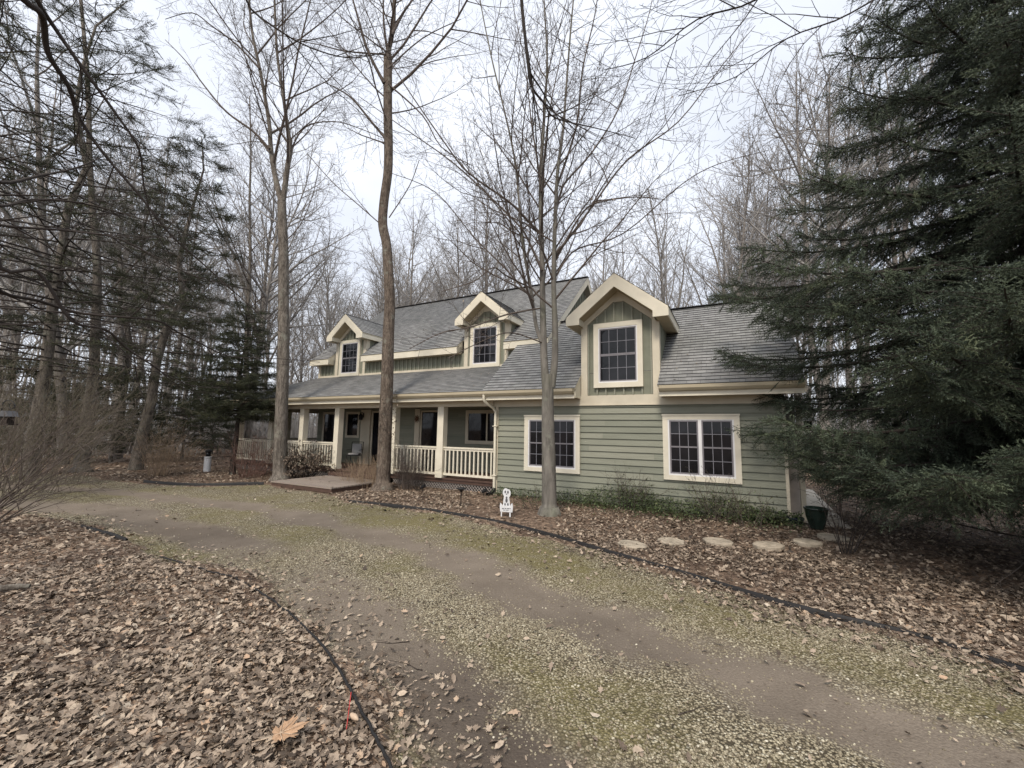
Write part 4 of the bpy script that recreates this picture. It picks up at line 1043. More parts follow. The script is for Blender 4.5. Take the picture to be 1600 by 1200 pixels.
def conifer(name, base, H_, R0, label, cat, n_br, seed, needle_mat, bark, twigm, spray_step=.16, scl=(.9, 1.5), z0=.25, top_t=1.0, droop=.25, keep=lambda p: True, trunk_r=None, profile=None, bare=0.0, sidelen=.34, upcurve=.3, azf=None, messy=False, hang=.45, brk=1.0, dead=0, tlt=0, zpow=1.15):
    rng = random.Random(seed); r_ = np.random.RandomState(seed); base = np.array(base, float)
    t = empty(name, tuple(base)); t.rotation_euler = (0, tlt, 0); tag(t, label, cat)
    tr_ = trunk_r or H_ * .014
    trunk = [([(rng.gauss(0, .02) * i, rng.gauss(0, .02) * i, H_ * i / 10 - (.05 if i == 0 else 0)) for i in range(11)], [tr_ * (1.25 if i == 0 else 1) * (1 - i / 10.5) + .008 for i in range(11)])]
    V, Q = merge_tubes([(trunk, 10)]); mesh_np('trunk', V, Q, bark, t)
    br = []; tw = []; SP = []; SD = []
    for k in range(n_br):
        zf = z0 / H_ + (1 - z0 / H_) * ((k + rng.random()) / n_br) ** zpow; z = zf * H_
        if zf > top_t: break
        az = azf(rng, k) if azf else k * 2.399 + rng.uniform(-.3, .3)
        Rr = (profile(zf) if profile else (1 - zf) ** .8) * R0 * rng.uniform(.82, 1.12)
        if Rr < .15: Rr = .15
        p = np.array((0, 0, z)); d = np.array((cos(az), sin(az), -droop * (1 - zf) + .25 * zf + rng.uniform(-.08, .08))); n = 8; st = Rr / n; pts = [tuple(p)]
        for i in range(n):
            d = d + np.array((rng.gauss(0, .05), rng.gauss(0, .05), upcurve * (i / n) ** 2 * .35 - .02)); d /= np.linalg.norm(d); p = p + d * st; pts.append(tuple(p))
        r0 = min(tr_ * .35, .012 + Rr * .010) * brk; br.append((pts, [r0 * (1 - i / (n + .5)) + .003 for i in range(n + 1)]))
        s = max(.25, bare * Rr); 
        while s < Rr:
            tt = s / Rr; q, dd, _ = along(pts, [1] * (n + 1), min(tt, .999))
            for sg_ in (-1, 1):
                L2 = sidelen * Rr * (1.05 - .8 * abs(tt - .35)) * rng.uniform(.6, 1.15) * .62 + .12
                a2 = math.atan2(dd[1], dd[0]) + sg_ * radians(rng.uniform(15, 95) if messy else rng.uniform(32, 68)); L2 *= rng.uniform(.4, 1.7) if messy else 1; e = np.array((cos(a2), sin(a2), dd[2] - rng.uniform(-.1, 1.0) * hang)); e /= np.linalg.norm(e); q_ = np.array(q)
                m = max(2, int(L2 / .22)); pp = [tuple(q_)]
                for j in range(m):
                    e = e + np.array((rng.gauss(0, .06), rng.gauss(0, .06), -.05 * droop * 3)); e /= np.linalg.norm(e); q_ = q_ + e * L2 / m; pp.append(tuple(q_))
                    if rng.random() > bare * .6: SP.append(q_ - e * L2 / m * .9); SD.append(e.copy())
                if messy:
                    for _ in range(3):
                        q3 = np.array(pp[rng.randrange(len(pp))]); e3 = e + np.array((rng.gauss(0, .7), rng.gauss(0, .7), rng.gauss(0, .45))); e3 /= np.linalg.norm(e3); l3 = rng.uniform(.15, .6)
                        tw.append(([tuple(q3), tuple(q3 + e3 * l3 * .35 + (0, 0, .02)), tuple(q3 + e3 * l3 * .7), tuple(q3 + e3 * l3 + (0, 0, -.03))], [.004, .0032, .0028, .002]))
                while len(pp) < 4: pp.append(tuple(q_ + e * .02 * len(pp)))
                tw.append((pp[:4] if len(pp) == 4 else [pp[0], pp[len(pp) // 3], pp[2 * len(pp) // 3], pp[-1]], [.006, .005, .004, .002]))
            if rng.random() > bare: SP.append(np.array(q)); SD.append(np.array(dd) + np.array((rng.gauss(0, .3), rng.gauss(0, .3), rng.gauss(0, .2))))
            s += spray_step * rng.uniform(.7, 1.3)
        if messy and z > .38 * H_:
            for _ in range(7): 
                q_, dd, _r = along(pts, [1] * (n + 1), rng.uniform(.62, .99)); SP.append(np.array(q_) + np.array((rng.gauss(0, .14), rng.gauss(0, .14), rng.gauss(0, .06)))); SD.append(np.array(dd) + np.array((rng.gauss(0, .5), rng.gauss(0, .5), rng.gauss(.15, .25))))
        SP.append(np.array(pts[-2])); SD.append(np.array(pts[-1]) - np.array(pts[-3]))
    for k in range(dead):
        az = k * 2.399; l3 = R0 * rng.uniform(.5, 1.0); z = rng.uniform(.35, 1.5); o_ = []
        grow(o_, rng, (0, 0, z), vnorm((cos(az), sin(az), rng.uniform(-.12, .12))), l3, .016, 0, dict(max=2, seg=[8, 4, 3], wob=[.06, .12, .15], trop=[-.01, 0, 0], n=[12, 4, 0], t0=[.2, .2, 0], ang=[45, 45, 40], len=[.3, .45, .4], ref=[1, .8, 1], rl=.006, tip=.0025))
        for p_, r__, l_ in o_: (br if l_ == 0 and len(p_) == 9 else tw).append((p_, r__))
    V, Q = merge_tubes([(br, 5), (tw, 3)]); b_ = mesh_np('branches', V, Q, twigm, t)
    SP = np.array(SP); SD = np.array(SD)
    kp = np.array([keep(p + base) for p in SP]); SP = SP[kp]; SD = SD[kp]
    VV = []; FF = []; TT = []; off = 0; tb = []
    grp = r_.randint(0, 3, len(SP))
    for g_ in range(3):
        m_ = grp == g_; P_ = SP[m_]; D_ = SD[m_]
        if not len(P_): continue
        rot = frame_from(D_) @ rotx(r_.uniform(-1.5, 1.5, len(P_))); sc = r_.uniform(*scl, len(P_))
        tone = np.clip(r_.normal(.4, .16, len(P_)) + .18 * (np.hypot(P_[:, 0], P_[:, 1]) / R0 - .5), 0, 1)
        v, f, tn = scatter(SPR[g_][0], SPR[g_][1], P_, rot, sc, tone); VV.append(v); FF.append(f + off); TT.append(np.clip(tn + r_.normal(0, .07, len(tn)), 0, 1)); off += len(v)
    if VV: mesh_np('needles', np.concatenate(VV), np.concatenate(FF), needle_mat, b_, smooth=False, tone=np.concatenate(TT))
    return t
SPRUCE = PD(1600, 905, 5.6); SPRUCE = np.array([7.95, 6.1, 0])
def cone(zf):
    z = zf * 15
    return np.interp(z, [0, .6, 1.4, 2.4, 3.6, 5.0, 5.8, 6.8, 8.5, 11, 15], [.50, .62, .76, .88, .96, .96, .78, .58, .46, .32, .03])
conifer('spruce', SPRUCE, 15, 4.3, 'huge dark spruce filling the right edge in front of the garage corner', 'tree', 290, 51, M['needle'], M['barkd'], M['twigd'], .115, (.85, 1.4), 1.2, .80, .22, trunk_r=.22, profile=cone, upcurve=.8, hang=.85, sidelen=.26, dead=16, zpow=1.5, keep=lambda p: not (p[2] < 1.15 and p[0] < 5.1))
conifer('small_evergreen', G(363, 741), 6.3, 1.75, 'small dark evergreen left of the porch corner with bare lower branches', 'tree', 80, 52, M['needle2'], M['barkd'], M['twigd'], .17, (1.0, 1.6), 2.1, 1, .08, profile=lambda z: max(.06, (1.15 - z) ** .75), dead=10)
def wp(z): return np.interp(z, [0, .15, .4, .8, 1], [.55, .9, 1, .6, .1])
conifer('leaning_pine', G(212, 733), 14.5, 2.6, 'tall thin leaning pine with sparse tufts beside the tan dried shrub', 'tree', 80, 53, M['needle2'], M['bark'], M['twig'], .30, (1.1, 1.8), 4.0, 1, .05, profile=wp, bare=.66, messy=True, brk=.7, hang=.25, tlt=radians(6))
q = PD(60, 650, 14.5)
conifer('pine', (q[0], q[1], 0), 19, 5.0, 'tall dark pine with a mass of dead twigs filling the upper left', 'tree', 125, 54, M['needle2'], M['bark'], M['twigd'], .27, (1.1, 1.8), 3.4, 1, .10, profile=wp, bare=.74, trunk_r=.2, messy=True, brk=.55, hang=.25, sidelen=.42)
q = PD(-110, 650, 10.5)
conifer('pine', (q[0], q[1], 0), 15, 4.6, 'dark pine at the far left edge, its dead twigs spreading over the drive', 'tree', 100, 55, M['needle2'], M['bark'], M['twigd'], .25, (1.0, 1.6), 3.6, 1, .06, profile=wp, bare=.84, messy=True, brk=.5, hang=.25, sidelen=.42)
q = PD(190, 650, 22)
conifer('pine', (q[0], q[1], 0), 15, 4.0, 'pine in the wood behind the two leaning trunks at the left', 'tree', 70, 56, M['needle2'], M['bark'], M['twig'], .36, (1.3, 2.2), 2.5, 1, .08, profile=wp, bare=.6, messy=True, brk=.6, hang=.25)
for i, (px, Y, H_, R_, lb) in enumerate([(180, 20, 4.2, 2.6, 'low green hemlock behind the pale trunk at the left'), (290, 22, 4.6, 2.4, 'low green hemlock between the leaning pine and the small evergreen'), (20, 18, 4.5, 2.6, 'low green hemlock behind the hanging bird feeder'), (95, 24, 5, 3, 'broad green hemlock deep in the wood left of the pale trunk'), (335, 27, 5, 2.6, 'green hemlock deep in the wood behind the small white bollard')]):
    q = PD(px, 660, Y); conifer('hemlock', (q[0], q[1], 0), H_, R_, lb, 'tree', 40, 60 + i, M['needle2'], M['bark'], M['twig'], .36, (1.4, 2.4), .9, 1, .2, profile=lambda z: max(.08, (1 - z) ** .6), bare=.4, messy=True)
# overhanging bare tree whose trunk stands left of the camera
out = []; rng = random.Random(81)
tb = np.array([-6.8, 3.2, 0.0])
P, R = stem(out, [tuple(tb + (0, 0, -.1)), tuple(tb + (.1, 0, 2)), tuple(tb + (.25, .1, 4)), tuple(tb + (.5, .1, 6.5)), tuple(tb + (.6, .3, 9))], .17, .06)
PO = dict(PN, trop=[0, -.01, 0, .01, 0], tip=.002, rl=.008)
def limb(start_t, L_, Ya, Yb, r0, n=10, r1=.004):
    s0, _, rr = along(out[0][0], out[0][1], start_t)
    pts = [s0] + [tuple(PD(x, y, Ya + (Yb - Ya) * i / (len(L_) - 1))) for i, (x, y) in enumerate(L_)]
    P, R = stem(out, pts, r0, r1, 1); kids(out, rng, P, R, plen(P) * .5, 1, PO, .35, n)
limb(.62, [(-20, -60), (37, 0), (66, 25), (75, 83), (108, 137), (125, 187), (167, 246), (217, 304), (267, 367), (317, 412), (383, 471), (440, 520)], 3.6, 6.2, .042, 16)
limb(.66, [(30, -60), (58, 0), (87, 46), (137, 117), (179, 175), (217, 233), (225, 292), (242, 358), (267, 400)], 3.8, 5.6, .032, 12)
limb(.40, [(-60, 300), (0, 418), (60, 425), (111, 500), (165, 515), (195, 542), (240, 572), (261, 587), (300, 603), (345, 606)], 3.4, 5.4, .022, 11)
limb(.45, [(-60, 400), (0, 455), (60, 470), (130, 490), (240, 500), (276, 518), (318, 539), (360, 557), (429, 560), (500, 566)], 3.6, 6.6, .022, 12)
limb(.42, [(-80, 250), (0, 285), (60, 275), (120, 262), (170, 240)], 3.2, 4.5, .026, 9)
limb(.42, [(-80, 300), (0, 322), (50, 312), (130, 318), (230, 345), (330, 380)], 3.3, 4.8, .02, 10)
limb(.38, [(-80, 330), (0, 352), (100, 360), (190, 375), (300, 430), (400, 455)], 3.3, 5.0, .018, 10)
finish_tree('overhanging_tree', out, 'bare tree just outside the left edge whose thin dark limbs hang across the upper left', 'tree', (M['barkd'], M['twigd']), tb)
# second overhead limb from a tree behind the camera
out = []; rng = random.Random(82); tb = np.array([2.4, -2.8, 0.0])
stem(out, [tuple(tb + (0, 0, -.1)), tuple(tb + (0, .1, 2.5)), tuple(tb + (-.1, .4, 5)), tuple(tb + (-.3, 1, 8))], .16, .08)
limb(.9, [(790, -300), (812, -60), (815, 0), (824, 90), (831, 135), (851, 162), (867, 184), (930, 200), (990, 215)], 4.2, 5.0, .03, 12)
limb(.8, [(1300, -300), (1260, -80), (1180, 0), (1090, 30), (1010, 90), (940, 110)], 4.0, 4.6, .018, 12)
limb(.85, [(500, -300), (430, -60), (385, 0), (440, 50), (500, 80), (560, 90), (640, 70)], 4.4, 5.4, .022, 9)
limb(.8, [(1500, -300), (1420, -60), (1330, 20), (1230, 60), (1150, 120), (1060, 150)], 4.0, 4.8, .016, 12)
finish_tree('overhanging_tree', out, 'bare tree behind the viewer whose twigs hang down into the top middle of the view', 'tree', (M['barkd'], M['twigd']), tb)

# ------------------------------------------------------------------ shrubs
def shrub(name, base, label, n, H_, spread, mat, seed, r0=.008, arch=.25, kidsn=5, lean=(0, 0), cat='shrub', depth=2, tip=.0022):
    out = []; rng = random.Random(seed)
    prm = dict(max=depth, seg=[6, 4, 3], wob=[.08, .14, .18], trop=[-.03, -.01, 0], n=[kidsn, 3, 0], t0=[.25, .2, 0], ang=[35, 40, 40], len=[.42, .45, .4], ref=[1, .5, 1], rl=.01, tip=tip)
    for i in range(n):
        a = rng.uniform(0, 6.28); t_ = abs(rng.gauss(0, arch)); d = vnorm((cos(a) * t_ + lean[0], sin(a) * t_ + lean[1], 1)); b0 = (cos(a) * spread * rng.random(), sin(a) * spread * rng.random(), -.02)
        grow(out, rng, b0, d, H_ * rng.uniform(.55, 1.1), r0 * rng.uniform(.6, 1.2), 0, prm)
    V, Q = merge_tubes([([(p, r) for p, r, l in out if l == 0], 5), ([(p, r) for p, r, l in out if l == 1], 3), ([(p, r) for p, r, l in out if l == 2], 3)])
    o = mesh_np(name, V, Q, mat); o.location = tuple(base); tag(o, label, cat); return o, out
shrub('dried_shrub', G(245, 742), 'tan dried many-stemmed shrub in the bed below the leaning pine', 75, 1.9, .4, M['twigt'], 91, .007, .30, 4)
shrub('dried_shrub', G(285, 738), 'smaller tan dried shrub just right of the tallest tan shrub', 35, 1.3, .35, M['twigt'], 92, .006, .35, 4)
shrub('rose_shrub', G(385, 745), 'reddish arching thorny shrub left of the forked tree', 60, 1.8, .5, M['twigr'], 93, .009, .8, 4)
shrub('rose_shrub', G(412, 742), 'reddish tangled shrub hugging the left side of the forked tree trunk', 30, 1.3, .4, M['twigr'], 94, .008, .7, 6)
o_, out_ = shrub('leafy_shrub', G(472, 746), 'dark drooping shrub with curled leaves right of the forked tree', 70, 1.25, .45, M['twigd'], 95, .008, .55, 7)
r_ = np.random.RandomState(9); tp = np.array([along(p, r, r_.uniform(.3, 1))[0] for p, r, l in out_ for _ in range(3) if l >= 1]); K = len(tp)
V, F_, t_ = scatter(LT, LF, tp, rotz(r_.rand(K) * 6.28) @ roty(r_.uniform(.3, 1.4, K)), r_.uniform(.05, .09, K), r_.uniform(.1, .55, K)); mesh_np('leaves', V, F_, M['litter'], o_, tone=t_, smooth=False)
shrub('dry_plant', G(573, 760), 'upright tan dried stems beside the entry deck, left of the brown trunk', 90, .95, .4, M['twigt'], 96, .005, .25, 3)
shrub('dry_plant', G(552, 757), 'low tan dried stems at the right corner of the entry deck', 50, .7, .35, M['twigt'], 97, .005, .4, 3)
shrub('twiggy_shrub', G(636, 763), 'dark twiggy shrub right of the brown trunk against the railing', 55, 1.35, .25, M['twig'], 98, .007, .22, 7)
shrub('twiggy_shrub', G(655, 765), 'small dark twiggy shrub against the lattice under the left railing', 30, .7, .2, M['twigd'], 99, .006, .4, 6)
for x, y, s_, H_, n_, lb in ((985, 797, 101, 1.0, 26, 'bare twiggy bush between the two garage windows'), (1120, 812, 102, 1.05, 26, 'bare twiggy bush below the right garage window'), (838, 795, 103, .55, 14, 'low twiggy bush at the left foot of the garage wall'), (1170, 822, 104, .8, 12, 'thin twiggy bush near the right end of the garage wall')):
    o_, out_ = shrub('twiggy_bush', G(x, y), lb, n_, H_, .3, M['twig'], s_, .006, .45, 7)
    r_ = np.random.RandomState(s_); tp = np.array([along(p, r, r_.uniform(.1, 1))[0] for p, r, l in out_ for _ in range(2) if p[-1][2] < .75 or r_.rand() < .12]); K = len(tp)
    V, F_, t_ = scatter(LT, LF, tp, rotz(r_.rand(K) * 6.28) @ roty(r_.uniform(-.5, 1.2, K)), r_.uniform(.025, .05, K), r_.uniform(.1, .95, K)); mesh_np('leaves', V, F_, M['ivy'], o_, tone=t_, smooth=False)
shrub('sapling_tree', G(1322, 862), 'thin bare sapling under the lowest spruce branches', 12, 1.5, .12, M['twigd'], 105, .009, .3, 5)
# big bare bush at the left edge, stems leaning to the right
shrub('arching_bush', (-9.0, 6.9, 0), 'big bare bush at the left edge with long stems leaning over the drive', 28, 3.3, .7, M['twig'], 106, .014, .30, 8, (.75, .15), tip=.0025)
shrub('arching_bush', (-12.6, 10.4, 0), 'dense bare bush behind the stems leaning over the drive, left of the bird feeder', 50, 3.6, 1.1, M['twigp'], 107, .009, .35, 9, (.35, 0), tip=.0025)
shrub('arching_bush', (-14.6, 13.0, 0), 'dense olive-grey bush filling the left behind the bird feeder pole', 60, 4.0, 1.5, M['twigp'], 108, .009, .32, 9, (.15, 0), tip=.003)

# ------------------------------------------------------------------ leaf litter, ground cover and pebbles
def leaf_template(kind, fan=True):
    if kind == 0: th = np.linspace(0, 2 * pi, 8, endpoint=False); rr = np.array([.5, .30, .22, .30, .5, .30, .22, .30])
    elif kind == 1: th = np.linspace(0, 2 * pi, 14, endpoint=False); rr = np.array([.52, .30, .40, .20, .36, .22, .30, .5, .30, .22, .36, .20, .40, .30])
    else: th = np.linspace(0, 2 * pi, 20, endpoint=False); rr = np.array([.55, .3, .33, .17, .46, .27, .31, .16, .36, .15, .32, .15, .36, .16, .31, .27, .46, .17, .33, .3])
    x = rr * np.cos(th); y = rr * np.sin(th)
    return x, y
def make_leaf(kind, c1, c2, rs_):
    x, y = leaf_template(kind); z = c1 * x * x + c2 * y * y + .10 * np.abs(y) + rs_.normal(0, .02, len(x))
    V = np.vstack([np.column_stack([x, y, z]), [[0, 0, 0]]]); n = len(x)
    F = np.array([[i, (i + 1) % n, n] for i in range(n)]); return V, F
rl = np.random.RandomState(17)
def in_house(P):
    q = P - OH[:2]; u = q @ UH[:2]; n = q @ NH[:2]
    return (u > -20) & (u < .05) & (n > -.03) & (n < 10) | ((u > -13.7) & (u < -10.9) & (n > -2.45) & (n < 0))
def ring(r0, r1, dens, half=60):
    N = int(dens * radians(half) * (r1 * r1 - r0 * r0)); r = np.sqrt(rl.uniform(r0 * r0, r1 * r1, N)); a = np.radians(rl.uniform(-half, half, N))
    return np.column_stack([r * np.sin(a), r * np.cos(a)])
V_, F3, T_ = [], [], []; off = 0
for r0, r1, dens, smin, smax, kinds in ((1.9, 4.5, 3800, .012, .078, (0, 1, 2, 0, 1, 0)), (4.5, 8, 1500, .016, .082, (0, 1, 0, 1)), (8, 13, 420, .03, .10, (0, 1, 0)), (13, 22, 90, .06, .13, (0, 0)), (22, 40, 18, .10, .19, (0,))):
    P = ring(r0, r1, dens); d_, t_, m_, sdv_ = masks(P)
    w = np.where(sdv_ > 0, np.clip(.55 * np.exp(-sdv_ / .33) + .006, 0, 1), 1.0)
    # leaves drift thicker along the drive side of the right edging
    dR = dist_poly(P, [tuple(p) for p in RE[5:]]); w = np.where((sdv_ > 0) & (P[:, 0] > 1.2), np.clip(np.exp(-(dR / .38) ** 2) * .85 + .006, 0, 1), w)
    bare_ = vnoise(P, .55, 21); w = np.where((sdv_ <= 0) & (P[:, 0] > -1) & (P[:, 1] < 12) & (P[:, 1] > 5), w * np.clip(.18 + 1.1 * sstep(bare_, .35, .7) + .5 * (P[:, 0] > 3.0), 0, 1), w)
    w = w * np.clip(.45 + 1.0 * vnoise(P, 2.6, 71), 0, 1); w = np.where(in_house(P), 0, w); P = P[rl.rand(len(P)) < w]
    gz_ = ground_z(P)
    for ki, kd in enumerate(kinds):
        for var in range(2):
            sel = rl.randint(0, len(kinds) * 2, len(P)) == ki * 2 + var if False else (np.arange(len(P)) % (len(kinds) * 2)) == ki * 2 + var
            Q_ = P[sel]; K = len(Q_)
            if not K: continue
            TV, TF = make_leaf(kd, rl.uniform(-.4, .7), rl.uniform(-.2, .9), rl)
            sc = (smin + (smax - smin) * rl.rand(K) ** 2.1) * (1.25 if kd else 1)
            S3 = np.column_stack([sc, sc * rl.uniform(.75, 1.1, K), sc * rl.uniform(.5, 1.6, K)])
            rot = rotz(rl.rand(K) * 6.28) @ rotx(rl.normal(0, .40, K)) @ roty(rl.normal(0, .36, K))
            fl = rl.rand(K) < .5; rot[fl] = rot[fl] @ rotx(np.full(fl.sum(), pi))
            pos = np.column_stack([Q_, gz_[sel] + .008 + rl.rand(K) * .026])
            tn = np.clip(rl.beta(1.35, 1.5, K) + .12 * (vnoise(Q_, .9, 31) - .5) * 2 + np.where((Q_[:, 0] > 3) & (Q_[:, 1] > 4.8), -.10, .03), 0, 1)
            v, f, t2_ = scatter(TV, TF, pos, rot, S3, tn); V_.append(v); F3.append(f + off); T_.append(t2_); off += len(v)
qq = []
for _ in range(150):
    u_ = rl.uniform(-17, -7.4); n_ = rl.uniform(-.5, 1.9); qq.append(H2W(u_, n_, 2.895 + .452 * (n_ + .53) + .03))
for _ in range(45):
    u_ = rl.uniform(-2.3, .2); n_ = rl.uniform(-.4, 2.5); qq.append(H2W(u_, n_, 2.895 + .8 * (n_ + .53) + .03))
TV, TF = make_leaf(0, .3, .5, rl); qq = np.array(qq); K = len(qq)
v, f, t2_ = scatter(TV, TF, qq, rotz(np.full(K, HROT)) @ rotx(np.full(K, .42)) @ rotz(rl.rand(K) * 6.28), rl.uniform(.03, .075, K), rl.uniform(.05, .7, K)); V_.append(v); F3.append(f + off); T_.append(t2_); off += len(v)
q_ = np.array([H2W(-12.3 + rl.uniform(-1.3, 1.3), -1.4 + rl.uniform(-.95, .95), .128) for _ in range(26)]); TV, TF = make_leaf(1, .3, .6, rl)
v, f, t2_ = scatter(TV, TF, q_, rotz(rl.rand(26) * 6.28), rl.uniform(.05, .11, 26), rl.rand(26)); V_.append(v); F3.append(f + off); T_.append(t2_); off += len(v)
o = mesh_np('leaf_litter', np.concatenate(V_), np.concatenate(F3), M['litter'], smooth=False, tone=np.concatenate(T_)); tag(o, 'brown and tan fallen leaves covering the ground on both sides of the drive', 'leaf litter', kind='stuff')
# pebbles
ICO_V = []; ph = (1 + 5 ** .5) / 2
for a in (-1, 1):
    for c in (-ph, ph): ICO_V += [(0, a, c), (a, c, 0), (c, 0, a)]
ICO_V = np.array(ICO_V); ICO_V /= np.linalg.norm(ICO_V[0])
ICO_F = []
for i in range(12):
    for j in range(i + 1, 12):
        for k in range(j + 1, 12):
            if all(abs(np.linalg.norm(ICO_V[a] - ICO_V[c]) - 1.0515) < .02 for a, c in ((i, j), (j, k), (i, k))):
                n_ = np.cross(ICO_V[j] - ICO_V[i], ICO_V[k] - ICO_V[i]); ICO_F.append((i, j, k) if n_ @ ICO_V[i] > 0 else (i, k, j))
ICO_F = np.array(ICO_F)
V_, F3, T_ = [], [], []; off = 0
for r0, r1, dens, smin, smax in ((1.9, 3.6, 9000, .003, .011), (3.6, 5.6, 4600, .004, .0115), (5.6, 9, 1300, .006, .014), (9, 14, 250, .008, .018)):
    P = ring(r0, r1, dens); d_, t_, m_, sdv_ = masks(P)
    w = d_ * np.clip(1 - t_ * 1.0, .03, 1) * np.clip(1.0 - m_ * .9, .06, 1) * np.clip(.25 + 1.3 * sstep(vnoise(P, 1.7, 41) + .3 * (vnoise(P, 6, 42) - .5), .3, .65), 0, 1)
    w = np.maximum(w, .02 * (sdv_ > -.3)) * (sdv_ > -.5)
    P = P[rl.rand(len(P)) < w]; K = len(P); sc = smin + (smax - smin) * rl.rand(K) ** 2
    S3 = np.column_stack([sc * rl.uniform(.9, 1.4, K), sc * rl.uniform(.7, 1.1, K), sc * rl.uniform(.45, .8, K)])
    rot = rotz(rl.rand(K) * 6.28) @ rotx(rl.normal(0, .3, K)); pos = np.column_stack([P, ground_z(P) + sc * .12])
    v, f, t2_ = scatter(ICO_V, ICO_F, pos, rot, S3, np.clip(rl.beta(1.8, 2.2, K), 0, 1)); V_.append(v); F3.append(f + off); T_.append(t2_); off += len(v)
o = mesh_np('gravel', np.concatenate(V_), np.concatenate(F3), M['pebble'], smooth=True, tone=np.concatenate(T_)); tag(o, 'tan and cream pebbles scattered over the driveway', 'gravel', kind='stuff')
# grass blades / moss tufts in the green parts of the drive
V_, F3, T_ = [], [], []; off = 0
# evergreen ground cover along the garage wall
P = []; 
for _ in range(15000):
    u = rl.uniform(-6.9, .2); n = -abs(rl.normal(0, .42)) - .03; 
    den = .35 + .65 * sstep(np.array(u), -5.2, -3.2) ;
    if rl.rand() > den * np.clip(1.3 * vnoise(np.array([[u, n]]), 1.4, 51)[0] + .25, 0, 1): continue
    h = rl.rand() * (.26 + .26 * math.exp(-((u + 3.4) / 1.1) ** 2) + .2 * math.exp(-((u + 1.2) / .7) ** 2)) * (1 + n * .6); q = H2W(u, n, max(.02, h)); P.append(q)
P = np.array(P); K = len(P)
V, F_, t_ = scatter(LT, LF, P, rotz(rl.rand(K) * 6.28) @ roty(rl.normal(.1, .5, K)) @ rotx(rl.normal(0, .4, K)), rl.uniform(.03, .065, K), np.clip(rl.normal(.45, .2, K), 0, 1))
o = mesh_np('ground_cover', V, F_, M['ivy'], smooth=False, tone=t_); tag(o, 'dark green leafy ground cover growing along the foot of the garage wall', 'ground cover', kind='stuff')

# ------------------------------------------------------------------ small things
def edging(name, pts, h, w, label, seed, mat='plastic_black', rad=None):
    r_ = random.Random(seed); P = smooth_line(pts, 10); mb = MB()
    n = len(P); T = [(np.array(P[min(i + 1, n - 1)]) - np.array(P[max(i - 1, 0)])) for i in range(n)]
    if rad:
        mb.tube([(p[0], p[1], (.012 + r_.uniform(0, .02))) for p in P], rad, 7)
    else:
        rows = []
        wz = 0
        for p, t in zip(P, T):
            t = t / np.linalg.norm(t); s_ = np.array((-t[1], t[0])) * w / 2; wz = wz * .8 + r_.uniform(-.01, .01)
            hh = h * (1 + wz * 8); rows.append([(p[0] - s_[0], p[1] - s_[1], -.06), (p[0] - s_[0] * 1, p[1] - s_[1], hh * .85), (p[0] - s_[0] * .6, p[1] - s_[1] * .6, hh), (p[0] + s_[0] * .6, p[1] + s_[1] * .6, hh), (p[0] + s_[0], p[1] + s_[1], hh * .85), (p[0] + s_[0], p[1] + s_[1], -.06)])
        i0 = len(mb.v); 
        for r in rows: mb.v += r
        for i in range(n - 1):
            for j in range(5): mb.f.append((i0 + i * 6 + j, i0 + i * 6 + j + 1, i0 + (i + 1) * 6 + j + 1, i0 + (i + 1) * 6 + j)); mb.m.append(0); mb.uv.append([(0, 0)] * 4)
    o = mb.build(name, [M[mat]], smooth=True); tag(o, label, 'garden edging'); return o
edging('garden_edging', [tuple(p) for p in RE] + [tuple(RE[-1] + (RE[-1] - RE[-2]) * k) for k in (1, 3, 6)], .028, .026, 'dark strip of garden edging along the house side of the drive', 1)
edging('garden_edging', [tuple(p) for p in BE], .06, .04, 'short curved dark edging round the left bed below the dried shrubs', 2)
edging('garden_edging', [tuple(p) for p in CB[2:]] + [(-.45, 2.1), (-.2, 1.4)], .02, .02, 'thin black edging tube snaking through the leaves in the near left foreground', 3, rad=.0095)
edging('garden_edging', [tuple(G(*p)[:2]) for p in [(128, 823), (150, 829), (175, 836), (198, 845)]], .035, .03, 'loose stub of black edging at the far end of the left leaf bed', 4)
# stepping stones
SS = [(988, 852, .24), (1049, 847, .23), (1122, 847, .24), (1201, 853, .24), (1262, 848, .22), (1303, 840, .24)]
SL = ['stepping stone nearest the drive edging, leftmost of the row', 'second stepping stone from the left end of the row', 'stepping stone third from the left, lying below the right garage window', 'stepping stone fourth from the left, in front of the garage corner', 'half buried stepping stone left of the sapling', 'stepping stone farthest right, beside the dark glazed pot']
for i, ((x, y, r), lb) in enumerate(zip(SS, SL)):
    p = G(x, y); r_ = random.Random(i); mb = MB(); pr = []
    n = 20; kk = [1 + r_.uniform(-.06, .06) for _ in range(n)]
    i0 = 0
    for zz, sc in ((-.05, 1), (.022, 1.0), (.034, .93)):
        for j in range(n): a = 2 * pi * j / n; mb.v.append((r * kk[j] * sc * cos(a), r * .9 * kk[j] * sc * sin(a), zz + (r_.uniform(-.003, .003) if zz > .03 else 0)))
    for a_ in range(2):
        for j in range(n): mb.f.append((a_ * n + j, a_ * n + (j + 1) % n, (a_ + 1) * n + (j + 1) % n, (a_ + 1) * n + j)); mb.m.append(0); mb.uv.append([(0, 0)] * 4)
    mb.f.append(tuple(2 * n + j for j in range(n))); mb.m.append(0); mb.uv.append([(0, 0)] * n)
    o = mb.build('stepping_stone', [M['slate']]); o.location = (p[0], p[1], -.004); o.rotation_euler = (r_.uniform(-.03, .03), r_.uniform(-.03, .03), r_.uniform(0, 6)); tag(o, 'round tan ' + lb, 'stepping stone', 'stepping stones in the leaf bed')
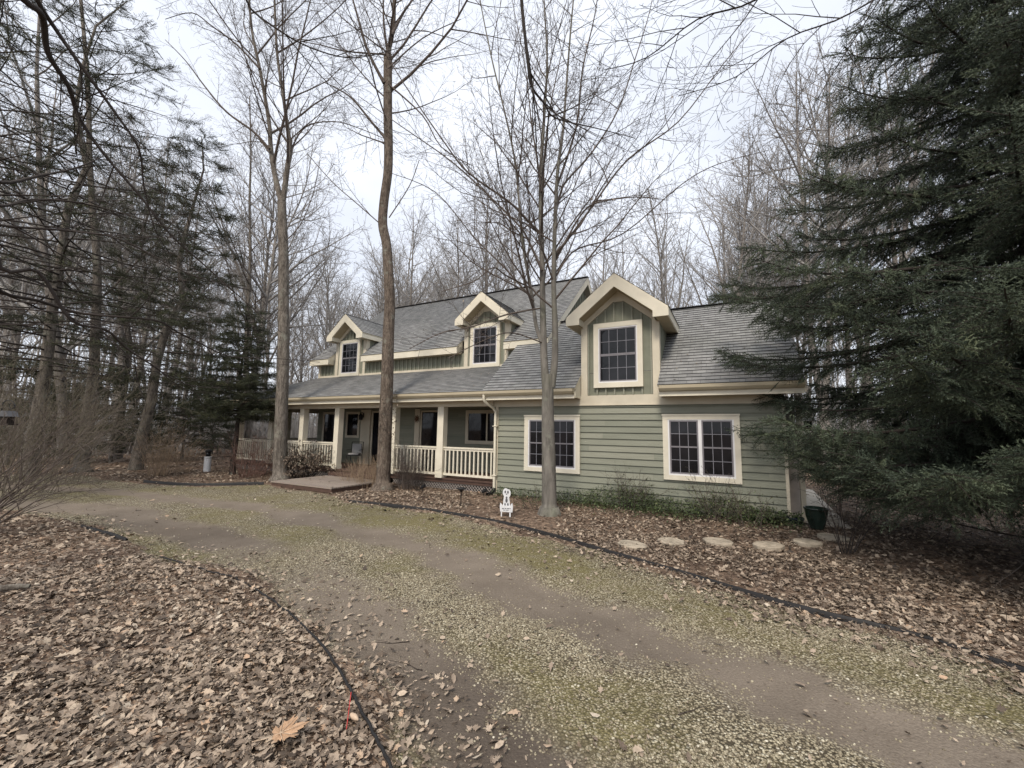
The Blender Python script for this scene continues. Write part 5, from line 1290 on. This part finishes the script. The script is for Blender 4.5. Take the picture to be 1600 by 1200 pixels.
# concrete walk beyond the garage corner and glazed pot
mb = MB(); c0 = [H2W(.1, -.05, 0), H2W(1.0, -.1, 0), H2W(1.3, 6.5, 0), H2W(.1, 6.5, 0)]; mb.prism([(p[0], p[1], -.02) for p in c0], (0, 0, .045)); o = mb.build('path', [M['concrete']]); tag(o, kind='structure')
p = G(1277, 828)
t = empty('glazed_pot', (p[0], p[1], .02)); tag(t, 'dark green glazed garden pot on the concrete beyond the garage corner', 'plant pot')
mb = MB(); mb.lathe([(.10, 0), (.11, .02), (.135, .09), (.17, .22), (.185, .33), (.187, .36), (.205, .37), (.208, .39), (.195, .40), (.175, .395), (.165, .35), (.14, .345)], 32); mb.build('pot', [M['glaze']], t, smooth=True)
mb = MB(); mb.lathe([(.0, .348), (.08, .355), (.163, .35)], 20, cap=False); mb.build('soil', [M['barkd']], t)
p = H2W(.10, -.12, 0)
mb = MB(); mb.lathe([(.09, 0), (.12, .03), (.15, .10), (.155, .13), (.14, .135), (.12, .08), (.02, .06)], 20); o = mb.build('blue_bowl', [simple('dark_blue_glaze', (.012, .02, .045), .25, .2, 8)], smooth=True); o.location = tuple(p); tag(o, 'low dark blue bowl standing on the ground at the garage corner', 'bowl')
p = H2W(-.28, -.22, 0)
mb = MB(); mb.lathe([(.10, 0), (.13, .03), (.17, .06), (.175, .075), (.15, .07), (.02, .055)], 20); o = mb.build('plant_saucer', [M['barkd']], smooth=True); o.location = tuple(p); tag(o, 'flat dark saucer lying among the ground cover near the garage corner', 'saucer')
# post lantern beyond the corner
p = H2W(.47, .30, 0); t = empty('post_lantern', (p[0], p[1], 0)); tag(t, 'white capped lantern seen through the spruce branches right of the garage corner', 'lantern')
mb = MB(); mb.lathe([(.012, 2.22), (.03, 2.20), (.16, 2.12), (.165, 2.10), (.05, 2.095)], 16); mb.build('cap', [M['whitepaint']], t, smooth=True)
mb = MB(); mb.lathe([(.06, 1.92), (.085, 2.095)], 12); mb.build('glass', [M['glass']], t, smooth=True)
mb = MB(); mb.lathe([(.07, 1.89), (.07, 1.92)], 12); mb.bar((0, 0, 1.90), (-.13, 0, 1.90), .025, .025); mb.build('bracket', [M['black']], t)
# path light in front of the lattice
p = G(720, 792); t = empty('path_light', (p[0], p[1], 0)); tag(t, 'black flat-topped path light on a stake between the trunk and the dog-shaped sign', 'path light')
mb = MB(); mb.tube([(0, 0, -.05), (0, 0, .34)], .011, 8); mb.build('stake', [M['black']], t)
mb = MB(); mb.lathe([(.02, .34), (.035, .36), (.045, .39), (.125, .415), (.13, .43), (.06, .445), (.012, .455)], 20); mb.build('lamp_head', [M['black']], t, smooth=True)
def spot(x, y, label):
    p = G(x, y); t = empty('ground_spotlight', (p[0], p[1], 0), .4); tag(t, label, 'spotlight')
    mb = MB(); mb.tube([(0, 0, -.04), (0, 0, .07)], .012, 6); mb.build('stake', [M['black']], t)
    mb = MB(); mb.tube([(-.05, .03, .06), (0, 0, .095), (.05, -.03, .13), (.065, -.04, .142)], [.03, .045, .055, .058], 12); mb.build('lamp_head', [M['black']], t, smooth=True)
spot(660, 766, 'small black ground spotlight left of the flat-topped path light'); spot(756, 773, 'small black ground spotlight at the foot of the downspout')
# dog-shaped white yard sign
p = G(791, 806); t = empty('dog_sign', (p[0], p[1], 0), radians(-4)); tag(t, 'white dog-shaped yard sign with a plate, staked in the bed by the downspout', 'yard sign')
def disc(cx, cz, rx, rz, y, th, m, mb, n=18): mb.prism([(cx + rx * cos(2 * pi * k / n), y, cz + rz * sin(2 * pi * k / n)) for k in range(n)], (0, th, 0), m)
mb = MB()
body = [(-.055, .10), (.055, .10), (.075, .20), (.07, .30), (.055, .38), (.085, .44), (.085, .50), (.06, .545), (.02, .555), (-.02, .575), (-.055, .56), (-.08, .52), (-.085, .46), (-.055, .40), (-.07, .30), (-.075, .2)]
mb.prism([(x, 0, z) for x, z in body], (0, .012, 0), 0); mb.build('dog_figure', [M['whitepaint']], t)
mb = MB()
for cx, cz, rx, rz in ((-.03, .495, .017, .03), (.028, .49, .017, .03), (0, .45, .014, .012), (0, .32, .025, .05), (-.03, .22, .016, .05), (.03, .22, .018, .05), (0, .38, .02, .02)): disc(cx, cz, rx, rz, -.003, .003, 0, mb)
mb.build('markings', [M['greymark']], t)
mb = MB(); mb.prism([(-.13, -.018, .09), (.13, -.018, .075), (.14, -.018, .20), (.125, -.018, .27), (.10, -.018, .245), (.08, -.018, .21), (-.08, -.018, .215), (-.105, -.018, .25), (-.13, -.018, .27), (-.14, -.018, .2)], (0, .014, 0)); mb.build('plate', [M['whitepaint']], t)
mb = MB()
for k, (x0, x1) in enumerate(((-.09, -.05), (-.035, .0), (.015, .06), (.07, .09))): mb.box(x0, x1, -.0205, -.0185, .145, .162)
for k, (x0, x1) in enumerate(((-.07, -.02), (-.005, .05))): mb.box(x0, x1, -.0205, -.0185, .115, .128)
mb.build('lettering', [M['greymark']], t)
mb = MB(); mb.box(-.115, -.09, -.012, .0, -.08, .10); mb.box(.065, .095, -.012, .0, -.10, .10); mb.build('leg', [M['whitepaint']], t)
# thin red plant stake by the downspout
# white bollard light
p = G(323, 737); t = empty('bollard_light', (p[0], p[1], 0)); tag(t, 'white cylindrical bollard light with a dark top in the bed left of the porch', 'bollard')
mb = MB(); mb.lathe([(.12, 0), (.12, .58), (.105, .59)], 24); mb.build('column', [M['whitepaint']], t, smooth=False)
mb = MB(); mb.lathe([(.085, .58), (.085, .75)], 20); mb.build('lamp', [M['glass']], t, smooth=True)
mb = MB(); mb.lathe([(.10, .75), (.115, .76), (.115, .82), (.08, .85), (.02, .86)], 24); mb.build('cap', [M['black']], t, smooth=True)
# bird feeder on a scroll hook
q = PD(14, 642, 8.8); t = empty('bird_feeder', (q[0], q[1], 0)); tag(t, 'grey roofed bird feeder hanging from a black scroll hook at the left edge', 'bird feeder')
zc = q[2]; mb = MB(); pl = [(-.16, 0, -.05), (-.16, 0, 1.0), (-.16, 0, zc + .05)]
arc = [(-.16 + .13 - .13 * cos(a), 0, zc + .10 + .13 * sin(a)) for a in np.linspace(0, pi, 9)]
spi = [(.04 + .05 * cos(a) * (1 - a / 14), 0, zc + .10 + .05 * sin(a) * (1 - a / 14) - .0) for a in np.linspace(0, -7, 18)]
mb.tube(pl, .009, 7); mb.tube(arc, .008, 7); mb.tube([(p_[0] + .01, p_[1], p_[2]) for p_ in spi], .006, 6); mb.tube([(.0, 0, zc + .06), (0, 0, zc - .01)], .003, 5); mb.build('scroll_hook', [M['black']], t)
mb = MB(); mb.prism([(-.05, -.10, zc), (.05, -.10, zc), (.13, -.10, zc - .12), (-.13, -.10, zc - .12)], (0, .20, 0)); mb.build('roof', [simple('galvanised', (.10, .10, .105), .5, .2, 9)], t)
mb = MB(); mb.box(-.07, .07, -.07, .07, zc - .27, zc - .111); mb.box(-.14, .14, -.10, .10, zc - .30, zc - .271); mb.build('seed_box', [M['barkd']], t)
# chair with cushion on the porch
t = empty('porch_chair', tuple(H2W(-14.1, 1.15, .32)), HROT + .5); tag(t, 'dark metal chair with a white cushion by the front door', 'chair')
mb = MB()
for x in (-.24, .24):
    for y in (-.22, .22): mb.tube([(x, y, 0), (x * .92, y * .95, .42)], .012, 6)
    mb.tube([(x * .92, .21, .42), (x * .95, .30, .92)], .012, 6); mb.tube([(x, -.21, .62), (x, .24, .62)], .012, 6)
mb.box(-.23, .23, -.22, .22, .405, .42); mb.tube([(-.228, .30, .92), (.228, .30, .92)], .012, 6); mb.build('frame', [M['black']], t)
mb = MB(); mb.box(-.2, .2, -.18, .2, .425, .50); c_ = mb.build('cushion', [M['cloth']], t); bv = c_.modifiers.new('b', 'BEVEL'); bv.width = .03; bv.segments = 3
mb = MB(); mb.box(-.19, .19, .20, .27, .48, .86); c_ = mb.build('cushion', [M['cloth']], t); bv = c_.modifiers.new('b', 'BEVEL'); bv.width = .03; bv.segments = 3
# big maple leaf in the foreground
def big_leaf(name, x, y, size, label, mat, rz, seed):
    th_deg = [90, 80, 76, 68, 62, 60, 50, 44, 38, 34, 30, 20, 12, 8, 2, -8, -18, -30, -50, -75]
    rad_ = [1.0, .78, .82, .60, .66, .42, .78, .86, .72, .93, .60, .56, .66, .40, .50, .34, .52, .40, .36, .22]
    pts = [(r * cos(radians(a)), r * sin(radians(a))) for a, r in zip(th_deg, rad_)]; pts = pts + [(-px_, py_) for px_, py_ in pts[::-1][:-1]]
    r_ = random.Random(seed); mb = MB(); n = len(pts); rings = [1, .66, .33]
    for s_ in rings:
        for (px_, py_) in pts:
            k = s_; z = .10 * (px_ * px_ + .6 * py_ * py_) * k * k + .05 * abs(sin(3 * math.atan2(py_, px_))) * k + r_.uniform(-.012, .012); mb.v.append((px_ * k * size, py_ * k * size, z * size + .01))
    mb.v.append((0, 0, .008))
    for a_ in range(2):
        for j in range(n): mb.f.append((a_ * n + j, a_ * n + (j + 1) % n, (a_ + 1) * n + (j + 1) % n, (a_ + 1) * n + j)); mb.m.append(0); mb.uv.append([(0, 0)] * 4)
    for j in range(n): mb.f.append((2 * n + j, 2 * n + (j + 1) % n, 3 * n)); mb.m.append(0); mb.uv.append([(0, 0)] * 3)
    o = mb.build(name, [mat], smooth=False); p = G(x, y); o.location = (p[0], p[1], .028); o.rotation_euler = (.05, -.04, rz); tag(o, label, 'leaf')
    v = MB()
    for a in (90, 44, 136, 8, 172): v.tube([(0, 0, .016), (.5 * size * cos(radians(a)), .5 * size * sin(radians(a)), .02 + .02 * size), (.85 * size * cos(radians(a)), .85 * size * sin(radians(a)), .016 + .09 * size)], [.0022, .0015, .0007], 5)
    v.tube([(0, 0, .014), (.02 * size, -.5 * size, .012), (-.1 * size, -.9 * size, .01)], [.0025, .002, .0018], 5); v.build('leaf_veins', [M['shell']], o)
    return o
big_leaf('maple_leaf', 437, 1158, .155, 'large orange-brown maple leaf lying in the near left foreground', M['maplelf'], radians(-62), 3)
# red stake and pale curled leaf
a = G(548, 1093); c = G(541, 1145); mb = MB(); mb.tube([(a[0], a[1], .045), (c[0], c[1], .02)], [.0028, .0024], 8); o = mb.build('red_stake', [M['red']], smooth=True); tag(o, 'thin red plastic stake lying in the leaves beside the black edging tube', 'stake')
a = G(553, 1128); mb = MB(); mb.lathe([(.001, -.045), (.012, -.03), (.018, 0), (.013, .025), (.004, .045)], 10); o = mb.build('curled_leaf', [M['shell']], smooth=True); o.location = (a[0], a[1], .03); o.rotation_euler = (pi / 2, .15, .9); tag(o, 'pale curled leaf touching the black edging tube near the red stake', 'leaf')
# log piece and fallen sticks
a = G(0, 928); c = G(46, 922); out_ = [([(a[0] - .5, a[1] - .05, .05), (a[0], a[1], .055), ((a[0] + c[0]) / 2, (a[1] + c[1]) / 2 + .02, .05), (c[0], c[1], .04)], [.035, .033, .03, .022])]
V, Q = tube_arrays(out_, 9); o = mesh_np('fallen_log', V, Q, M['bark']); tag(o, 'grey broken branch lying on the leaves at the left edge', 'log')
for i, (x, y, L_, lb) in enumerate([(640, 1005, .35, 'forked twig on the mud at the near end of the left wheel track'), (660, 1050, .3, 'thin dark twig on the mud just below the forked twig'), (235, 905, .5, 'thin twig on the leaves left of the black edging tube'), (1060, 1120, .3, 'short twig lying in the right wheel track'), (1180, 900, .5, 'dead stick on the leaf bed below the stepping stones')]):
    p = G(x, y); r_ = random.Random(i + 300); out_ = []; d = vnorm((r_.gauss(0, 1), r_.gauss(0, .4), 0))
    grow(out_, r_, (p[0], p[1], .012), d, L_, .005, 0, dict(max=1, seg=[6, 3], wob=[.1, .1], trop=[0, 0], n=[2, 0], t0=[.3, 0], ang=[40, 0], len=[.4, 0], ref=[1, 1], rl=.01, tip=.0015))
    out_ = [([(q_[0], q_[1], max(.008, min(.03, q_[2]))) for q_ in P_], R_) for P_, R_, l in out_]
    V, Q = merge_tubes([([z for z in out_ if len(z[0]) == 7], 6), ([z for z in out_ if len(z[0]) == 4], 5)]); o = mesh_np('fallen_twig', V, Q, M['barkd']); tag(o, lb, 'twig')
